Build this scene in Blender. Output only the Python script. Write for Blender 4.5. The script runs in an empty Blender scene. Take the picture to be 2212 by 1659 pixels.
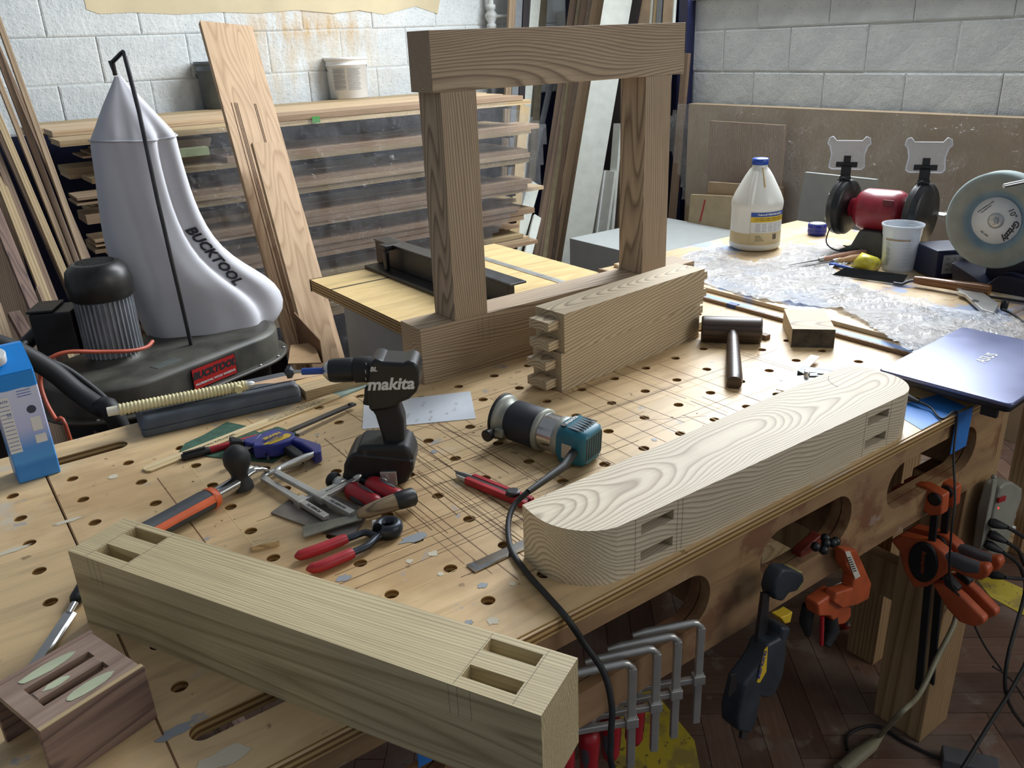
import bpy, bmesh, math, random
from mathutils import Vector as V3, Matrix as M4
C = bpy.context.scene.collection
rnd = random.Random(7)
F = 0.92                      # height of the bench top above the floor; all heights below are given from the bench top
# ------------------------------------------------------------------ camera
R = [(0.80759, -0.58851, -0.03813), (-0.25161, -0.28537, -0.92480), (0.53337, 0.75645, -0.37854)]   # right, down, forward
R = [V3(r) for r in R]
CAM = V3((-1.37056, -1.27577, 0.70109)); FP = 1809.285
cam = bpy.data.objects.new('camera', bpy.data.cameras.new('camera')); C.objects.link(cam)
cam.data.lens = FP / 2212 * 36; cam.data.sensor_width = 36; cam.data.clip_start = .01
r, d, f = R
cam.matrix_world = M4(((r.x, -d.x, -f.x, CAM.x), (r.y, -d.y, -f.y, CAM.y), (r.z, -d.z, -f.z, CAM.z + F), (0, 0, 0, 1)))
bpy.context.scene.camera = cam
def ray(u, v): return R[0] * ((u - 1106) / FP) + R[1] * ((v - 829.5) / FP) + R[2]
def Z(u, v, z=0.): k = ray(u, v); return CAM + k * ((z - CAM.z) / k.z)
def Y(u, v, y): k = ray(u, v); return CAM + k * ((y - CAM.y) / k.y)
def X(u, v, x): k = ray(u, v); return CAM + k * ((x - CAM.x) / k.x)
# ------------------------------------------------------------------ light
sc = bpy.context.scene
sc.view_settings.view_transform = 'Standard'; sc.view_settings.look = 'None'
sc.view_settings.gamma = 1; sc.view_settings.use_curve_mapping = False
sc.view_settings.exposure = 0.10
w = bpy.data.worlds.new('sky'); sc.world = w; w.use_nodes = True
w.node_tree.nodes['Background'].inputs[0].default_value = (.80, .88, 1, 1)
w.node_tree.nodes['Background'].inputs[1].default_value = .24
def area(name, loc, look, sx, sy, power, col):
    l = bpy.data.lights.new(name, 'AREA'); l.shape = 'RECTANGLE'; l.size = sx; l.size_y = sy; l.energy = power; l.color = col
    o = bpy.data.objects.new(name, l); C.objects.link(o); o.location = (loc[0], loc[1], loc[2] + F)
    o.rotation_euler = (V3(look) - V3(loc)).to_track_quat('-Z', 'Z').to_euler(); return o
area('window_daylight', (2.32, 1.1, 1.55), (0.0, .7, 0.25), 3.9, 1.35, 320, (.90, .95, 1))
area('rear_fill', (1.9, -3.3, 1.5), (-.3, .2, .2), 2.6, 1.3, 46, (1, .97, .92))  # fill lamp added behind the camera, right side, to brighten the front faces
# ------------------------------------------------------------------ mesh helpers
class MB:
    def __init__(s): s.v = []; s.f = []; s.sm = []
    def add(s, vs, fs, smooth=False):
        n = len(s.v); s.v += [V3(p) for p in vs]; s.f += [tuple(i + n for i in q) for q in fs]; s.sm += [smooth] * len(fs); return s
    def box(s, a, b, M=None):
        x0, y0, z0 = a; x1, y1, z1 = b
        vs = [V3((x, y, z)) for z in (z0, z1) for y in (y0, y1) for x in (x0, x1)]
        if M: vs = [M @ p for p in vs]
        return s.add(vs, [(0, 2, 3, 1), (4, 5, 7, 6), (0, 1, 5, 4), (2, 6, 7, 3), (0, 4, 6, 2), (1, 3, 7, 5)])
    def prism(s, poly, z0, z1, M=None):          # poly in local xy
        n = len(poly); a = sum(poly[i][0] * poly[(i + 1) % n][1] - poly[(i + 1) % n][0] * poly[i][1] for i in range(n))
        if a < 0: poly = poly[::-1]
        vs = [V3((p[0], p[1], z0)) for p in poly] + [V3((p[0], p[1], z1)) for p in poly]
        if M: vs = [M @ p for p in vs]
        return s.add(vs, [tuple(range(n - 1, -1, -1)), tuple(range(n, 2 * n))] + [(i, (i + 1) % n, (i + 1) % n + n, i + n) for i in range(n)])
    def loft(s, rings, cap=True, smooth=True, closed=True):
        n = len(rings[0]); vs = [p for g in rings for p in g]; fs = []
        for k in range(len(rings) - 1):
            for i in range(n if closed else n - 1):
                j = (i + 1) % n; fs.append((k * n + i, k * n + j, (k + 1) * n + j, (k + 1) * n + i))
        s.add(vs, fs, smooth)
        if cap:
            s.add([p for p in rings[0]], [tuple(range(n - 1, -1, -1))]); s.add([p for p in rings[-1]], [tuple(range(n))])
        return s
    def lathe(s, prof, M=None, n=24, cap=True, smooth=True):   # prof [(r, z)]
        rings = []
        for r_, z_ in prof:
            g = [V3((r_ * math.cos(2 * math.pi * i / n), r_ * math.sin(2 * math.pi * i / n), z_)) for i in range(n)]
            rings.append([M @ p for p in g] if M else g)
        return s.loft(rings, cap, smooth)
    def tube(s, pts, rad, n=8, cap=True, flat=1.):
        pts = [V3(p) for p in pts]; rads = rad if isinstance(rad, (list, tuple)) else [rad] * len(pts)
        rings = []; up = None
        for i, p in enumerate(pts):
            t = (pts[min(i + 1, len(pts) - 1)] - pts[max(i - 1, 0)]).normalized()
            if up is None: up = V3((0, 0, 1)) if abs(t.z) < .9 else V3((0, 1, 0))
            a = t.cross(up)
            if a.length < 1e-4: a = t.cross(V3((1, .3, 0)))
            a.normalize(); b = a.cross(t).normalized(); up = b
            rings.append([p + a * rads[i] * math.cos(2 * math.pi * k / n) + b * rads[i] * flat * math.sin(2 * math.pi * k / n) for k in range(n)])
        return s.loft(rings, cap)
    def ball(s, c, r_, sz=1., n=16):
        c = V3(c); return s.lathe([(max(r_ * math.sin(math.pi * k / 8), 1e-5), -r_ * sz * math.cos(math.pi * k / 8)) for k in range(9)], M4.Translation(c), n)
def curve(pts, k=6):                              # Catmull-Rom through points
    P = [V3(p) for p in pts]; P = [P[0] * 2 - P[1]] + P + [P[-1] * 2 - P[-2]]; o = []
    for i in range(1, len(P) - 2):
        for j in range(k):
            t = j / k; o.append(.5 * ((2 * P[i]) + (P[i + 1] - P[i - 1]) * t + (2 * P[i - 1] - 5 * P[i] + 4 * P[i + 1] - P[i + 2]) * t * t + (3 * P[i] - P[i - 1] - 3 * P[i + 1] + P[i + 2]) * t ** 3))
    o.append(P[-2]); return o
def frame(o, x, y=None, z=None):                  # matrix from origin, x direction and y or z direction
    x = V3(x).normalized()
    if z is not None: z = V3(z); y = z.cross(x).normalized(); z = x.cross(y)
    else: y = V3(y); z = x.cross(y).normalized(); y = z.cross(x)
    o = V3(o); return M4(((x.x, y.x, z.x, o.x), (x.y, y.y, z.y, o.y), (x.z, y.z, z.z, o.z), (0, 0, 0, 1)))
def rz(a): return M4.Rotation(a, 4, 'Z')
def T(x, y, z): return M4.Translation((x, y, z))
FM = {}
def thing(name, label, cat, M, group=None):
    o = bpy.data.objects.new(name, None); C.objects.link(o); o.empty_display_size = .05
    if not isinstance(M, M4): M = M4.Translation(M)
    o.matrix_world = M4.Translation((0, 0, F)) @ M; FM[o.name] = M
    o['label'] = label; o['category'] = cat
    if group: o['group'] = group
    return o
def put(name, mb, mat, parent=None, label=None, cat=None, group=None, kind=None, W=False, bevel=0, M=None, seg=2, sub=0, weld=False):
    me = bpy.data.meshes.new(name); vs = mb.v
    if parent is not None:
        Mp = FM[parent.name]
        if W: Mi = Mp.inverted(); vs = [Mi @ p for p in vs]
        Mo = Mp
    else:
        if M is None:
            lo = [min(p[i] for p in vs) for i in range(3)]; hi = [max(p[i] for p in vs) for i in range(3)]
            M = M4.Translation(((lo[0] + hi[0]) / 2, (lo[1] + hi[1]) / 2, lo[2])); W = True
        if W: Mi = M.inverted(); vs = [Mi @ p for p in vs]
        Mo = M
    me.from_pydata([tuple(p) for p in vs], [], mb.f)
    me.polygons.foreach_set('use_smooth', mb.sm); me.update()
    if weld:
        bm = bmesh.new(); bm.from_mesh(me); bmesh.ops.remove_doubles(bm, verts=bm.verts, dist=1e-5); bmesh.ops.recalc_face_normals(bm, faces=bm.faces); bm.to_mesh(me); bm.free()
    o = bpy.data.objects.new(name, me); C.objects.link(o)
    for m in (mat if isinstance(mat, list) else [mat]): me.materials.append(m)
    if parent is not None: o.parent = parent; FM[o.name] = Mo
    else: o.matrix_world = M4.Translation((0, 0, F)) @ Mo; FM[o.name] = Mo
    if bevel:
        b = o.modifiers.new('b', 'BEVEL'); b.width = bevel; b.segments = seg; b.limit_method = 'ANGLE'; b.angle_limit = math.radians(38)
        if seg > 1: me.polygons.foreach_set('use_smooth', [True] * len(me.polygons)); n = o.modifiers.new('n', 'WEIGHTED_NORMAL'); n.keep_sharp = True
    if sub: q = o.modifiers.new('s', 'SUBSURF'); q.levels = q.render_levels = sub
    if label: o['label'] = label
    if cat: o['category'] = cat
    if group: o['group'] = group
    if kind: o['kind'] = kind
    return o
def cut(o, cutter):                               # subtract a mesh (given in the object's own coordinates), applied at once
    me = bpy.data.meshes.new('tmp'); me.from_pydata([tuple(p) for p in cutter.v], [], cutter.f); me.update()
    c = bpy.data.objects.new('tmp', me); C.objects.link(c)
    pa = o.parent; mw = o.matrix_world.copy(); o.parent = None; o.matrix_world = M4.Identity(4)
    b = o.modifiers.new('c', 'BOOLEAN'); b.object = c; b.operation = 'DIFFERENCE'; b.solver = 'EXACT'
    bpy.context.view_layer.update(); dg = bpy.context.evaluated_depsgraph_get()
    new = bpy.data.meshes.new_from_object(o.evaluated_get(dg)); old = o.data; o.modifiers.clear(); o.data = new; new.name = o.name
    bpy.data.meshes.remove(old); bpy.data.objects.remove(c); bpy.data.meshes.remove(me)
    if pa: o.parent = pa; o.matrix_basis = M4.Identity(4)
    else: o.matrix_world = mw
def copy_tree(o, M=None, parent=None, **props):
    c = o.copy(); C.objects.link(c)
    if parent: c.parent = parent; FM[c.name] = FM.get(parent.name, M4.Identity(4))
    if M is not None: c.matrix_world = M4.Translation((0, 0, F)) @ M; FM[c.name] = M
    for k, v in props.items(): c[k] = v
    for ch in list(o.children): copy_tree(ch, None, c)
    return c
_font = None
def text(s, M, size, mat, parent, name='lettering', depth=.0002, W=True, shear=0., bold=0., align='CENTER', sx=1.):
    cu = bpy.data.curves.new('t', 'FONT'); cu.body = s; cu.size = size; cu.extrude = depth; cu.shear = shear; cu.offset = bold
    cu.align_x = align; cu.align_y = 'CENTER'; cu.resolution_u = 3
    t = bpy.data.objects.new('t', cu); C.objects.link(t); bpy.context.view_layer.update()
    me = bpy.data.meshes.new_from_object(t.evaluated_get(bpy.context.evaluated_depsgraph_get()))
    bpy.data.objects.remove(t); bpy.data.curves.remove(cu); me.name = name; me.materials.clear(); me.materials.append(mat)
    Mp = FM[parent.name]; A = (Mp.inverted() @ M if W else M) @ M4.Diagonal((sx, 1, 1, 1)); me.transform(A)
    o = bpy.data.objects.new(name, me); C.objects.link(o); o.parent = parent; FM[o.name] = Mp; return o
def rrect(x0, y0, x1, y1, r_, n=6):
    o = []
    for cx, cy, a in ((x1 - r_, y1 - r_, 0), (x0 + r_, y1 - r_, 90), (x0 + r_, y0 + r_, 180), (x1 - r_, y0 + r_, 270)):
        for k in range(n + 1): t = math.radians(a + 90 * k / n); o.append((cx + r_ * math.cos(t), cy + r_ * math.sin(t)))
    return o
def circ(cx, cy, r_, n=24): return [(cx + r_ * math.cos(2 * math.pi * i / n), cy + r_ * math.sin(2 * math.pi * i / n)) for i in range(n)]
# ------------------------------------------------------------------ materials
def srgb(c):
    if isinstance(c, str): c = [int(c[i:i + 2], 16) / 255 for i in (0, 2, 4)]
    return tuple((x / 12.92 if x <= .04045 else ((x + .055) / 1.055) ** 2.4) for x in c) + (1,)
class NT:
    def __init__(s, name):
        s.m = bpy.data.materials.new(name); s.m.use_nodes = True; s.t = s.m.node_tree; s.b = s.t.nodes['Principled BSDF']; s.out = s.t.nodes['Material Output']
    def n(s, typ, **k):
        o = s.t.nodes.new(typ)
        for a, v in k.items():
            if a.startswith('i_'): s.put(o, a[2:].replace('_', ' '), v)
            elif a.startswith('n'): s.put(o, int(a[1:]), v)
            else: setattr(o, a, v)
        return o
    def put(s, o, key, v):
        i = o.inputs[key]
        if isinstance(v, bpy.types.NodeSocket): s.t.links.new(v, i)
        else: i.default_value = v
    def math(s, op, a, b=0., c=0.): return s.n('ShaderNodeMath', operation=op, n0=a, n1=b, n2=c).outputs[0]
    def mix(s, f_, a, b, mode='MIX'):
        o = s.n('ShaderNodeMix', data_type='RGBA', blend_type=mode); s.put(o, 0, f_); s.put(o, 6, a); s.put(o, 7, b); return o.outputs[2]
    def ramp(s, f_, stops, interp='LINEAR'):
        o = s.n('ShaderNodeValToRGB'); s.put(o, 0, f_); e = o.color_ramp; e.interpolation = interp
        while len(e.elements) < len(stops): e.elements.new(.5)
        for q, (p, c) in zip(e.elements, stops): q.position = p; q.color = c if len(c) == 4 else srgb(c)
        return o.outputs[0]
    def noise(s, vec, scale, detail=3, rough=.55, dist=0.):
        o = s.n('ShaderNodeTexNoise', i_Scale=scale, i_Detail=detail, i_Roughness=rough, i_Distortion=dist); s.put(o, 'Vector', vec); return o.outputs[0]
    def coords(s, kind='Object', scale=(1, 1, 1), loc=(0, 0, 0), rot=(0, 0, 0)):
        tc = s.n('ShaderNodeTexCoord'); mp = s.n('ShaderNodeMapping', i_Scale=scale, i_Location=loc, i_Rotation=rot); s.put(mp, 0, tc.outputs[kind]); return mp.outputs[0]
    def rand(s): return s.n('ShaderNodeObjectInfo').outputs['Random']
    def bump(s, h, strength=.3, dist=.002):
        b = s.n('ShaderNodeBump', i_Strength=strength, i_Distance=dist, i_Height=h); s.t.links.new(b.outputs[0], s.b.inputs['Normal'])
    def done(s, col=None, rough=None, metal=None, **k):
        if col is not None: s.put(s.b, 'Base Color', col)
        if rough is not None: s.put(s.b, 'Roughness', rough)
        if metal is not None: s.put(s.b, 'Metallic', metal)
        for a, v in k.items(): s.put(s.b, a.replace('_', ' '), v)
        return s.m
WH = (1, 1, 1, 1)
def plain(name, col, rough=.5, metal=0., noise=.12, nscale=18, bump=0., coat=0., **k):
    t = NT(name); v = t.coords(); nz = t.noise(v, nscale, 4)
    c = srgb(col); dk = tuple(x * (1 - noise * 2.2) for x in c[:3]) + (1,); lt = tuple(min(1, x * (1 + noise)) for x in c[:3]) + (1,)
    col_ = t.ramp(nz, [(.3, dk), (.7, lt)])
    if bump: t.bump(t.noise(v, nscale * 14, 3), bump, .0006)
    t.put(t.b, 'Coat Weight', coat)
    return t.done(col_, t.math('MULTIPLY_ADD', nz, .15, rough - .07), metal, **k)
def wood(name, lt, dk, axis='X', ring=26, stretch=.10, warp=.05, off=(0, .04, -.12), fiber=.35, rough=.62, vary=.12, contour=0., cs=(4.5, 15.), lin=(0, 0, 0), quad=0., qc=0., contrast=1.):
    """lumber: growth rings round an axis along the grain, sharp latewood lines, fine fibres and pores"""
    t = NT(name); sc_ = {'X': (stretch, 1, 1), 'Y': (1, stretch, 1), 'Z': (1, 1, stretch)}[axis]
    tc = t.n('ShaderNodeTexCoord'); rv = t.rand()
    ofs = t.n('ShaderNodeVectorMath', operation='ADD', n0=tc.outputs['Object'])
    cmb = t.n('ShaderNodeCombineXYZ'); k = t.math('MULTIPLY', rv, 3.1 if vary else 0.)
    for i in range(3): t.put(cmb, i, t.math('ADD', t.math('MULTIPLY', k, (1.0, .04, .03)[(i - 'XYZ'.index(axis)) % 3]), off[i]))
    t.put(ofs, 1, cmb.outputs[0]); mp = t.n('ShaderNodeMapping', i_Scale=sc_); t.put(mp, 0, ofs.outputs[0]); v = mp.outputs[0]
    nz = t.n('ShaderNodeTexNoise', i_Scale=9., i_Detail=2., i_Roughness=.45); t.put(nz, 'Vector', v)
    a = t.n('ShaderNodeVectorMath', operation='SUBTRACT', n0=nz.outputs['Color'], n1=(.5, .5, .5)); a = t.n('ShaderNodeVectorMath', operation='SCALE', n0=a.outputs[0], i_Scale=warp)
    vv = t.n('ShaderNodeVectorMath', operation='ADD', n0=v, n1=a.outputs[0]).outputs[0]
    wv = t.n('ShaderNodeTexWave', wave_type='RINGS', rings_direction=axis, wave_profile='SAW', i_Scale=ring * 4, i_Distortion=.7, i_Detail=2.); wv.inputs['Detail Scale'].default_value = 1.4; t.put(wv, 'Vector', vv)
    ringv = wv.outputs[0]
    if contour:
        cscl = {'X': (cs[0], cs[1], cs[1]), 'Y': (cs[1], cs[0], cs[1]), 'Z': (cs[1], cs[1], cs[0])}[axis]
        mc_ = t.n('ShaderNodeMapping', i_Scale=cscl); t.put(mc_, 0, ofs.outputs[0]); cn = t.noise(mc_.outputs[0], 1., 1.5, .35)
        dt = t.n('ShaderNodeVectorMath', operation='DOT_PRODUCT', n0=ofs.outputs[0], n1=lin)
        val = t.math('MULTIPLY_ADD', cn, contour, dt.outputs['Value'])
        if quad:
            so = t.n('ShaderNodeSeparateXYZ'); t.put(so, 0, ofs.outputs[0]); yy = t.math('SUBTRACT', so.outputs[1], qc + off[1]); val = t.math('MULTIPLY_ADD', t.math('MULTIPLY', yy, yy), quad, val)
        ringv = t.math('FRACT', val)
    L, D = srgb(lt), srgb(dk); mid = tuple(L[i] * .62 + D[i] * .38 for i in range(3)) + (1,)
    g = t.ramp(ringv, [(0, L), (.28, L), (.62, mid), (.82, D), (.93, mid), (1, L)])
    fs = {'X': (4, 220, 220), 'Y': (220, 4, 220), 'Z': (220, 220, 4)}[axis]
    mf = t.n('ShaderNodeMapping', i_Scale=fs); t.put(mf, 0, tc.outputs['Object']); fb = t.noise(mf.outputs[0], 1.6, 3, .6)
    bl = t.noise(tc.outputs['Object'], 6, 3)
    c = t.mix(1. if contrast >= 1 else contrast, tuple((L[i] + mid[i]) / 2 for i in range(3)) + (1,), g)
    c = t.mix(fiber, c, t.ramp(fb, [(.35, (.45, .42, .4, 1)), (.6, WH)]), 'MULTIPLY')
    c = t.mix(.35, c, t.ramp(bl, [(.3, (.72, .70, .68, 1)), (.65, WH)]), 'MULTIPLY')
    if vary: c = t.mix(1., c, t.ramp(rv, [(0, (1 - vary,) * 3 + (1,)), (1, (1, 1, 1, 1))]), 'MULTIPLY')
    t.bump(fb, .12, .0006)
    return t.done(c, rough)
def flat(name, col, rough=.6): t = NT(name); return t.done(srgb(col), rough)
def stains(t, v, base, spots):      # spots: (scale, lo, hi, colour, amount, seed)
    for s_, lo, hi, col, am, sd in spots:
        mp = t.n('ShaderNodeMapping', i_Location=(sd, sd * .7, sd * .3)); t.put(mp, 0, v)
        k = t.ramp(t.noise(mp.outputs[0], s_, 4, .6), [(lo, (0, 0, 0, 1)), (hi, WH)]); k = t.math('MULTIPLY', k, am); base = t.mix(k, base, srgb(col))
    return base
ash_a = wood('ash_rail', 'd6c9af', 'a18f76', ring=13, off=(0.23, .01, -.005), vary=0, contour=11, cs=(4.5, 10.), lin=(17, 0, 170), quad=1500., qc=.01, fiber=.22)
ash_b = wood('ash_frame', 'b8a286', '7b6852', off=(.4, .06, -.03), vary=.04, contour=24, cs=(1.3, 9.), lin=(3, 90, 150), fiber=.35)
ash_p = wood('ash_post', 'b8a286', '7b6852', axis='Z', off=(.05, .05, 0), vary=.04, contour=14, cs=(1.2, 10.), lin=(190, 60, 8), fiber=.35)
ash_c = wood('ash_stack', 'cbb998', '86745b', off=(0, .03, -.02), vary=.0, contour=9, cs=(2.4, 10.), lin=(-22, 0, 125), quad=2600., qc=.045, fiber=.25)
ash_d = wood('ash_beam', 'cdbd94', 'aa9872', off=(.3, .15, .05), vary=0, contour=13, cs=(.9, 11.), lin=(0, 240, 24), fiber=.4)
walnut = wood('walnut', '94796a', '66504a', off=(0, .2, .1), vary=.05, contour=12, cs=(1.5, 20.), fiber=.35)
oakboard = wood('oak_board', 'caaa85', 'b08e69', off=(0, .0, -.1), vary=.05, contour=16, cs=(1.6, 9.), fiber=.25)
lumber_t = wood('tan_lumber', 'c3a887', '9d8364', ring=12, stretch=.03, warp=.04, vary=.35)
lumber_b = wood('brown_lumber', '9c826a', '6b5747', ring=12, stretch=.03, warp=.04, vary=.35)
lumber_p = wood('pale_lumber', 'cbb389', 'a58a62', ring=12, stretch=.03, warp=.04, vary=.2)
lumber_w = plain('white_painted_board', 'd8dcd3', .5, noise=.05)
lumber_g = plain('grey_board', '7f8487', .5, noise=.08)
matt = plain('matt_black_steel', '0b0c0e', .85, noise=.1, Specular_IOR_Level=.15)
lumber_k = plain('dark_board', '2e2729', .55)
metal = plain('galvanised_steel', 'c2c2be', .36, .7, .06)
chrome = plain('bright_steel', 'c8c8c6', .18, 1., .05)
dkmetal = plain('dark_steel', '55565a', .35, .9, .15)
black = plain('black_plastic', '17191c', .42, noise=.25)
rubber = plain('black_rubber', '1c1d1f', .6, noise=.2)
red = plain('red_plastic', 'a8202a', .4, noise=.12)
grey = plain('grey_rubber', '55565a', .65)
white = plain('white_plastic', 'dcdedd', .4, noise=.04)
ink = flat('black_ink', '26262a', .6); inkw = flat('white_ink', 'd8d8d6', .5); inkg = flat('grey_ink', '85868a', .6)
yellow = flat('yellow_print', 'd8b52c', .45); bluep = flat('blue_print', '2b4fa0', .45)
# bench plywood
def ply(name, face, edge1='c9ab74', edge2='7a5630', layers=110., worn=1.):
    t = NT(name); v = t.coords(); geo = t.n('ShaderNodeNewGeometry'); tcn = t.n('ShaderNodeTexCoord')
    sep = t.n('ShaderNodeSeparateXYZ'); t.put(sep, 0, v)
    mp = t.n('ShaderNodeMapping', i_Scale=(3, 22, 10)); t.put(mp, 0, v)
    gr = t.noise(mp.outputs[0], 1.6, 5, .6, .8)
    F1 = srgb(face); base = t.ramp(gr, [(.25, tuple(x * .70 for x in F1[:3]) + (1,)), (.5, F1), (.8, tuple(min(1, x * 1.18) for x in F1[:3]) + (1,))])
    base = stains(t, v, base, [(3.2, .52, .62, '9a7445', .45 * worn, 3.), (7, .62, .70, 'b9b7ad', .5 * worn, 9.), (16, .66, .70, '8f9499', .75 * worn, 5.), (5, .30, .36, 'd8c79c', .0, 1.), (30, .68, .72, '5f4426', .6 * worn, 2.)])
    sn = t.n('ShaderNodeSeparateXYZ'); t.put(sn, 0, tcn.outputs['Normal']); up = t.math('GREATER_THAN', t.math('ABSOLUTE', sn.outputs[2]), .6)
    band = t.math('GREATER_THAN', t.math('SINE', t.math('MULTIPLY', sep.outputs[2], layers * 6.283)), -.1)
    ed = t.mix(band, srgb(edge2), srgb(edge1)); ed = t.mix(t.math('MULTIPLY', gr, .5), ed, srgb('8a6a40'))
    t.bump(gr, .15, .001)
    return t.done(t.mix(up, ed, base), t.math('MULTIPLY_ADD', gr, .3, .28))
benchply = ply('bench_plywood', 'ceb083')
tableply = ply('table_plywood', 'd2b680', worn=.2)
# ================================================================== ROOM
def blocks_mat(name, wall):
    t = NT(name); v = t.coords(); rv = t.rand(); nz = t.noise(v, 7, 5)
    c = t.ramp(nz, [(.3, 'c3c8c8'), (.65, 'd6dad8')])
    if wall == 'l':
        tc = t.n('ShaderNodeNewGeometry'); mp = t.n('ShaderNodeMapping'); t.put(mp, 0, tc.outputs['Position'])
        s = t.n('ShaderNodeSeparateXYZ'); t.put(s, 0, mp.outputs[0])
        # water stains: an ochre run below the old plaster patch, at x .25 to 1.1
        kx = t.ramp(t.math('MULTIPLY', s.outputs[0], .5), [(.05, (0, 0, 0, 1)), (.17, WH), (.40, WH), (.55, (0, 0, 0, 1))])
        kz = t.ramp(t.math('SUBTRACT', s.outputs[2], F + .35), [(0, (0, 0, 0, 1)), (.38, (.4, .4, .4, 1)), (.45, WH), (.52, (.6, .6, .6, 1))])
        mp2 = t.n('ShaderNodeMapping', i_Scale=(9, 9, 2.2)); t.put(mp2, 0, tc.outputs['Position'])
        k = t.ramp(t.noise(mp2.outputs[0], 1.2, 5, .65), [(.42, (0, 0, 0, 1)), (.62, WH)])
        c = t.mix(t.math('MULTIPLY', t.math('MULTIPLY', kx, kz), t.math('MULTIPLY', k, .9)), c, srgb('b98d3c'))
        c = t.mix(t.math('MULTIPLY', kx, t.math('MULTIPLY', k, .25)), c, srgb('c9b58e'))
    pit = t.ramp(t.noise(v, 75, 2, .7), [(.62, (0, 0, 0, 1)), (.72, WH)])
    c = t.mix(t.math('MULTIPLY', pit, .12), c, srgb('6d6a60'))
    h = t.math('SUBTRACT', t.noise(v, 38, 4, .7), t.math('MULTIPLY', pit, .6)); t.bump(h, .6, .010)
    return t.done(c, .55)
def bluew():
    return plain('navy_wall_paint', '10183a', .5, noise=.2, nscale=5, bump=.2)
bl_l, bl_r = blocks_mat('painted_block_back', 'l'), blocks_mat('painted_block_side', 'r'); navy = bluew()
YW, XW = 3.15, 2.2
mortar = plain('painted_mortar', 'c9cdcb', .7, noise=.1, bump=.5)
wl = put('wall_left', MB().box((-4.2, YW + .0045, -F), (XW + .3, YW + .25, 1.9)), mortar, kind='structure')
wr = put('wall_right', MB().box((XW + .0045, -3.4, -F), (XW + .25, YW + .02, .86)).box((XW + .02, -3.4, 2.25), (XW + .25, YW + .02, 2.4)), mortar, kind='structure')
bmesh_ = {}
def block(wall, along0, along1, z0, z1, side, mat):
    L = along1 - along0; key = (round(L, 3), round(z1 - z0, 3), side, mat.name)
    cx = (along0 + along1) / 2; cz = (z0 + z1) / 2; jut = rnd.uniform(-.002, .003)
    if key not in bmesh_:
        h = (z1 - z0) / 2; g = .0018; r_ = .007; l = L / 2 - g; h -= g
        rings = [[(-l, -h), (l, -h), (l, h), (-l, h)], [(-l, -h), (l, -h), (l, h), (-l, h)], [(-l + r_, -h + r_), (l - r_, -h + r_), (l - r_, h - r_), (-l + r_, h - r_)]]
        d_ = [.012, .0022, 0]; vs = []; fs = []
        for k, rg in enumerate(rings):
            for (a, b) in rg: vs.append((a, d_[k], b) if side == 'l' else (d_[k], -a, b))
        for k in range(2):
            for i in range(4): j = (i + 1) % 4; fs.append((k * 4 + i, k * 4 + j, k * 4 + 4 + j, k * 4 + 4 + i))
        fs.append((8, 9, 10, 11)); me = bpy.data.meshes.new('block'); me.from_pydata(vs, [], fs); me.materials.append(mat); bmesh_[key] = me
    o = bpy.data.objects.new('block', bmesh_[key]); C.objects.link(o); o.parent = wall
    p = V3((cx, YW + jut, cz)) if side == 'l' else V3((XW + jut, cx, cz))
    o.matrix_parent_inverse = M4.Identity(4); o.location = FM[wall.name].inverted() @ p
H_ = .2
zl = .794 - 5 * H_
for k in range(11):
    z0 = zl + k * H_ - .2
    if z0 > 1.6: break
    x = -1.875 + (.2 if k % 2 else 0)
    while x < XW + .1:
        if z0 >= .37: block(wl, x, x + .4, z0, z0 + H_, 'l', bl_l)
        x += .4
for k in range(7):
    z0 = .712 - k * .198; y = -2.0 + (.2 if k % 2 else 0)
    while y < YW - .1:
        block(wr, y, y + .4, z0, z0 + .198 if k else .86, 'r', bl_r if z0 > .25 else navy); y += .4
put('trim_1', MB().box((-4.2, YW - .002, -F), (XW, YW + .006, .393)), navy, kind='structure')
put('trim_2', MB().box((XW + .0035, -3.4, -F), (XW + .0065, YW, .30)), navy, kind='structure')
# old plaster patch over the back wall blocks
pl = plain('old_plaster', 'cdbf9d', .8, noise=.08, nscale=3, bump=.3)
pts = [(-.49, .905), (-.44, .885), (-.3, .89), (-.1, .878), (.1, .885), (.3, .878), (.5, .89), (.7, .872), (.85, .885), (1.0, .862), (1.2, .90), (1.34, .86), (1.36, .93), (1.37, 1.6), (-.5, 1.6)]
put('plaster_patch', MB().prism(pts, -.02, .0035, frame((0, YW, 0), (1, 0, 0), (0, 0, 1))), pl, wl, W=True)
# window above the right wall
glass = NT('window_glass'); glass.put(glass.b, 'Transmission Weight', 1.); glass.put(glass.b, 'Roughness', .0); glass.put(glass.b, 'IOR', 1.01); glass = glass.m
wi = put('window_1', MB().box((XW - .03, -1.6, .86), (XW + .20, 3.0, .885)), plain('window_sill', 'c9cac6', .5), kind='structure')
mbf = MB()
for y in (-1.6, -.45, .7, 1.85, 2.96): mbf.box((XW + .08, y, .88), (XW + .13, y + .045, 2.25))
mbf.box((XW + .08, -1.6, .885), (XW + .13, 3.0, .93)).box((XW + .08, -1.6, 2.2), (XW + .13, 3.0, 2.25)).box((XW + .08, -1.6, 1.55), (XW + .13, 3.0, 1.58))
put('window_frame', mbf, white, wi, W=True)
# door opening in the corner
dr = put('door_1', MB().box((XW - .05, 2.06, -F), (XW + .0, 3.0, 1.2)), plain('navy_door', '151834', .45, noise=.15, nscale=4), kind='structure', bevel=.003)
fr = put('door_frame', MB().box((XW - .06, 2.0, -F), (XW, 2.06, 1.25)), plain('navy_frame', '1b2044', .45), dr, W=True)
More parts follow.
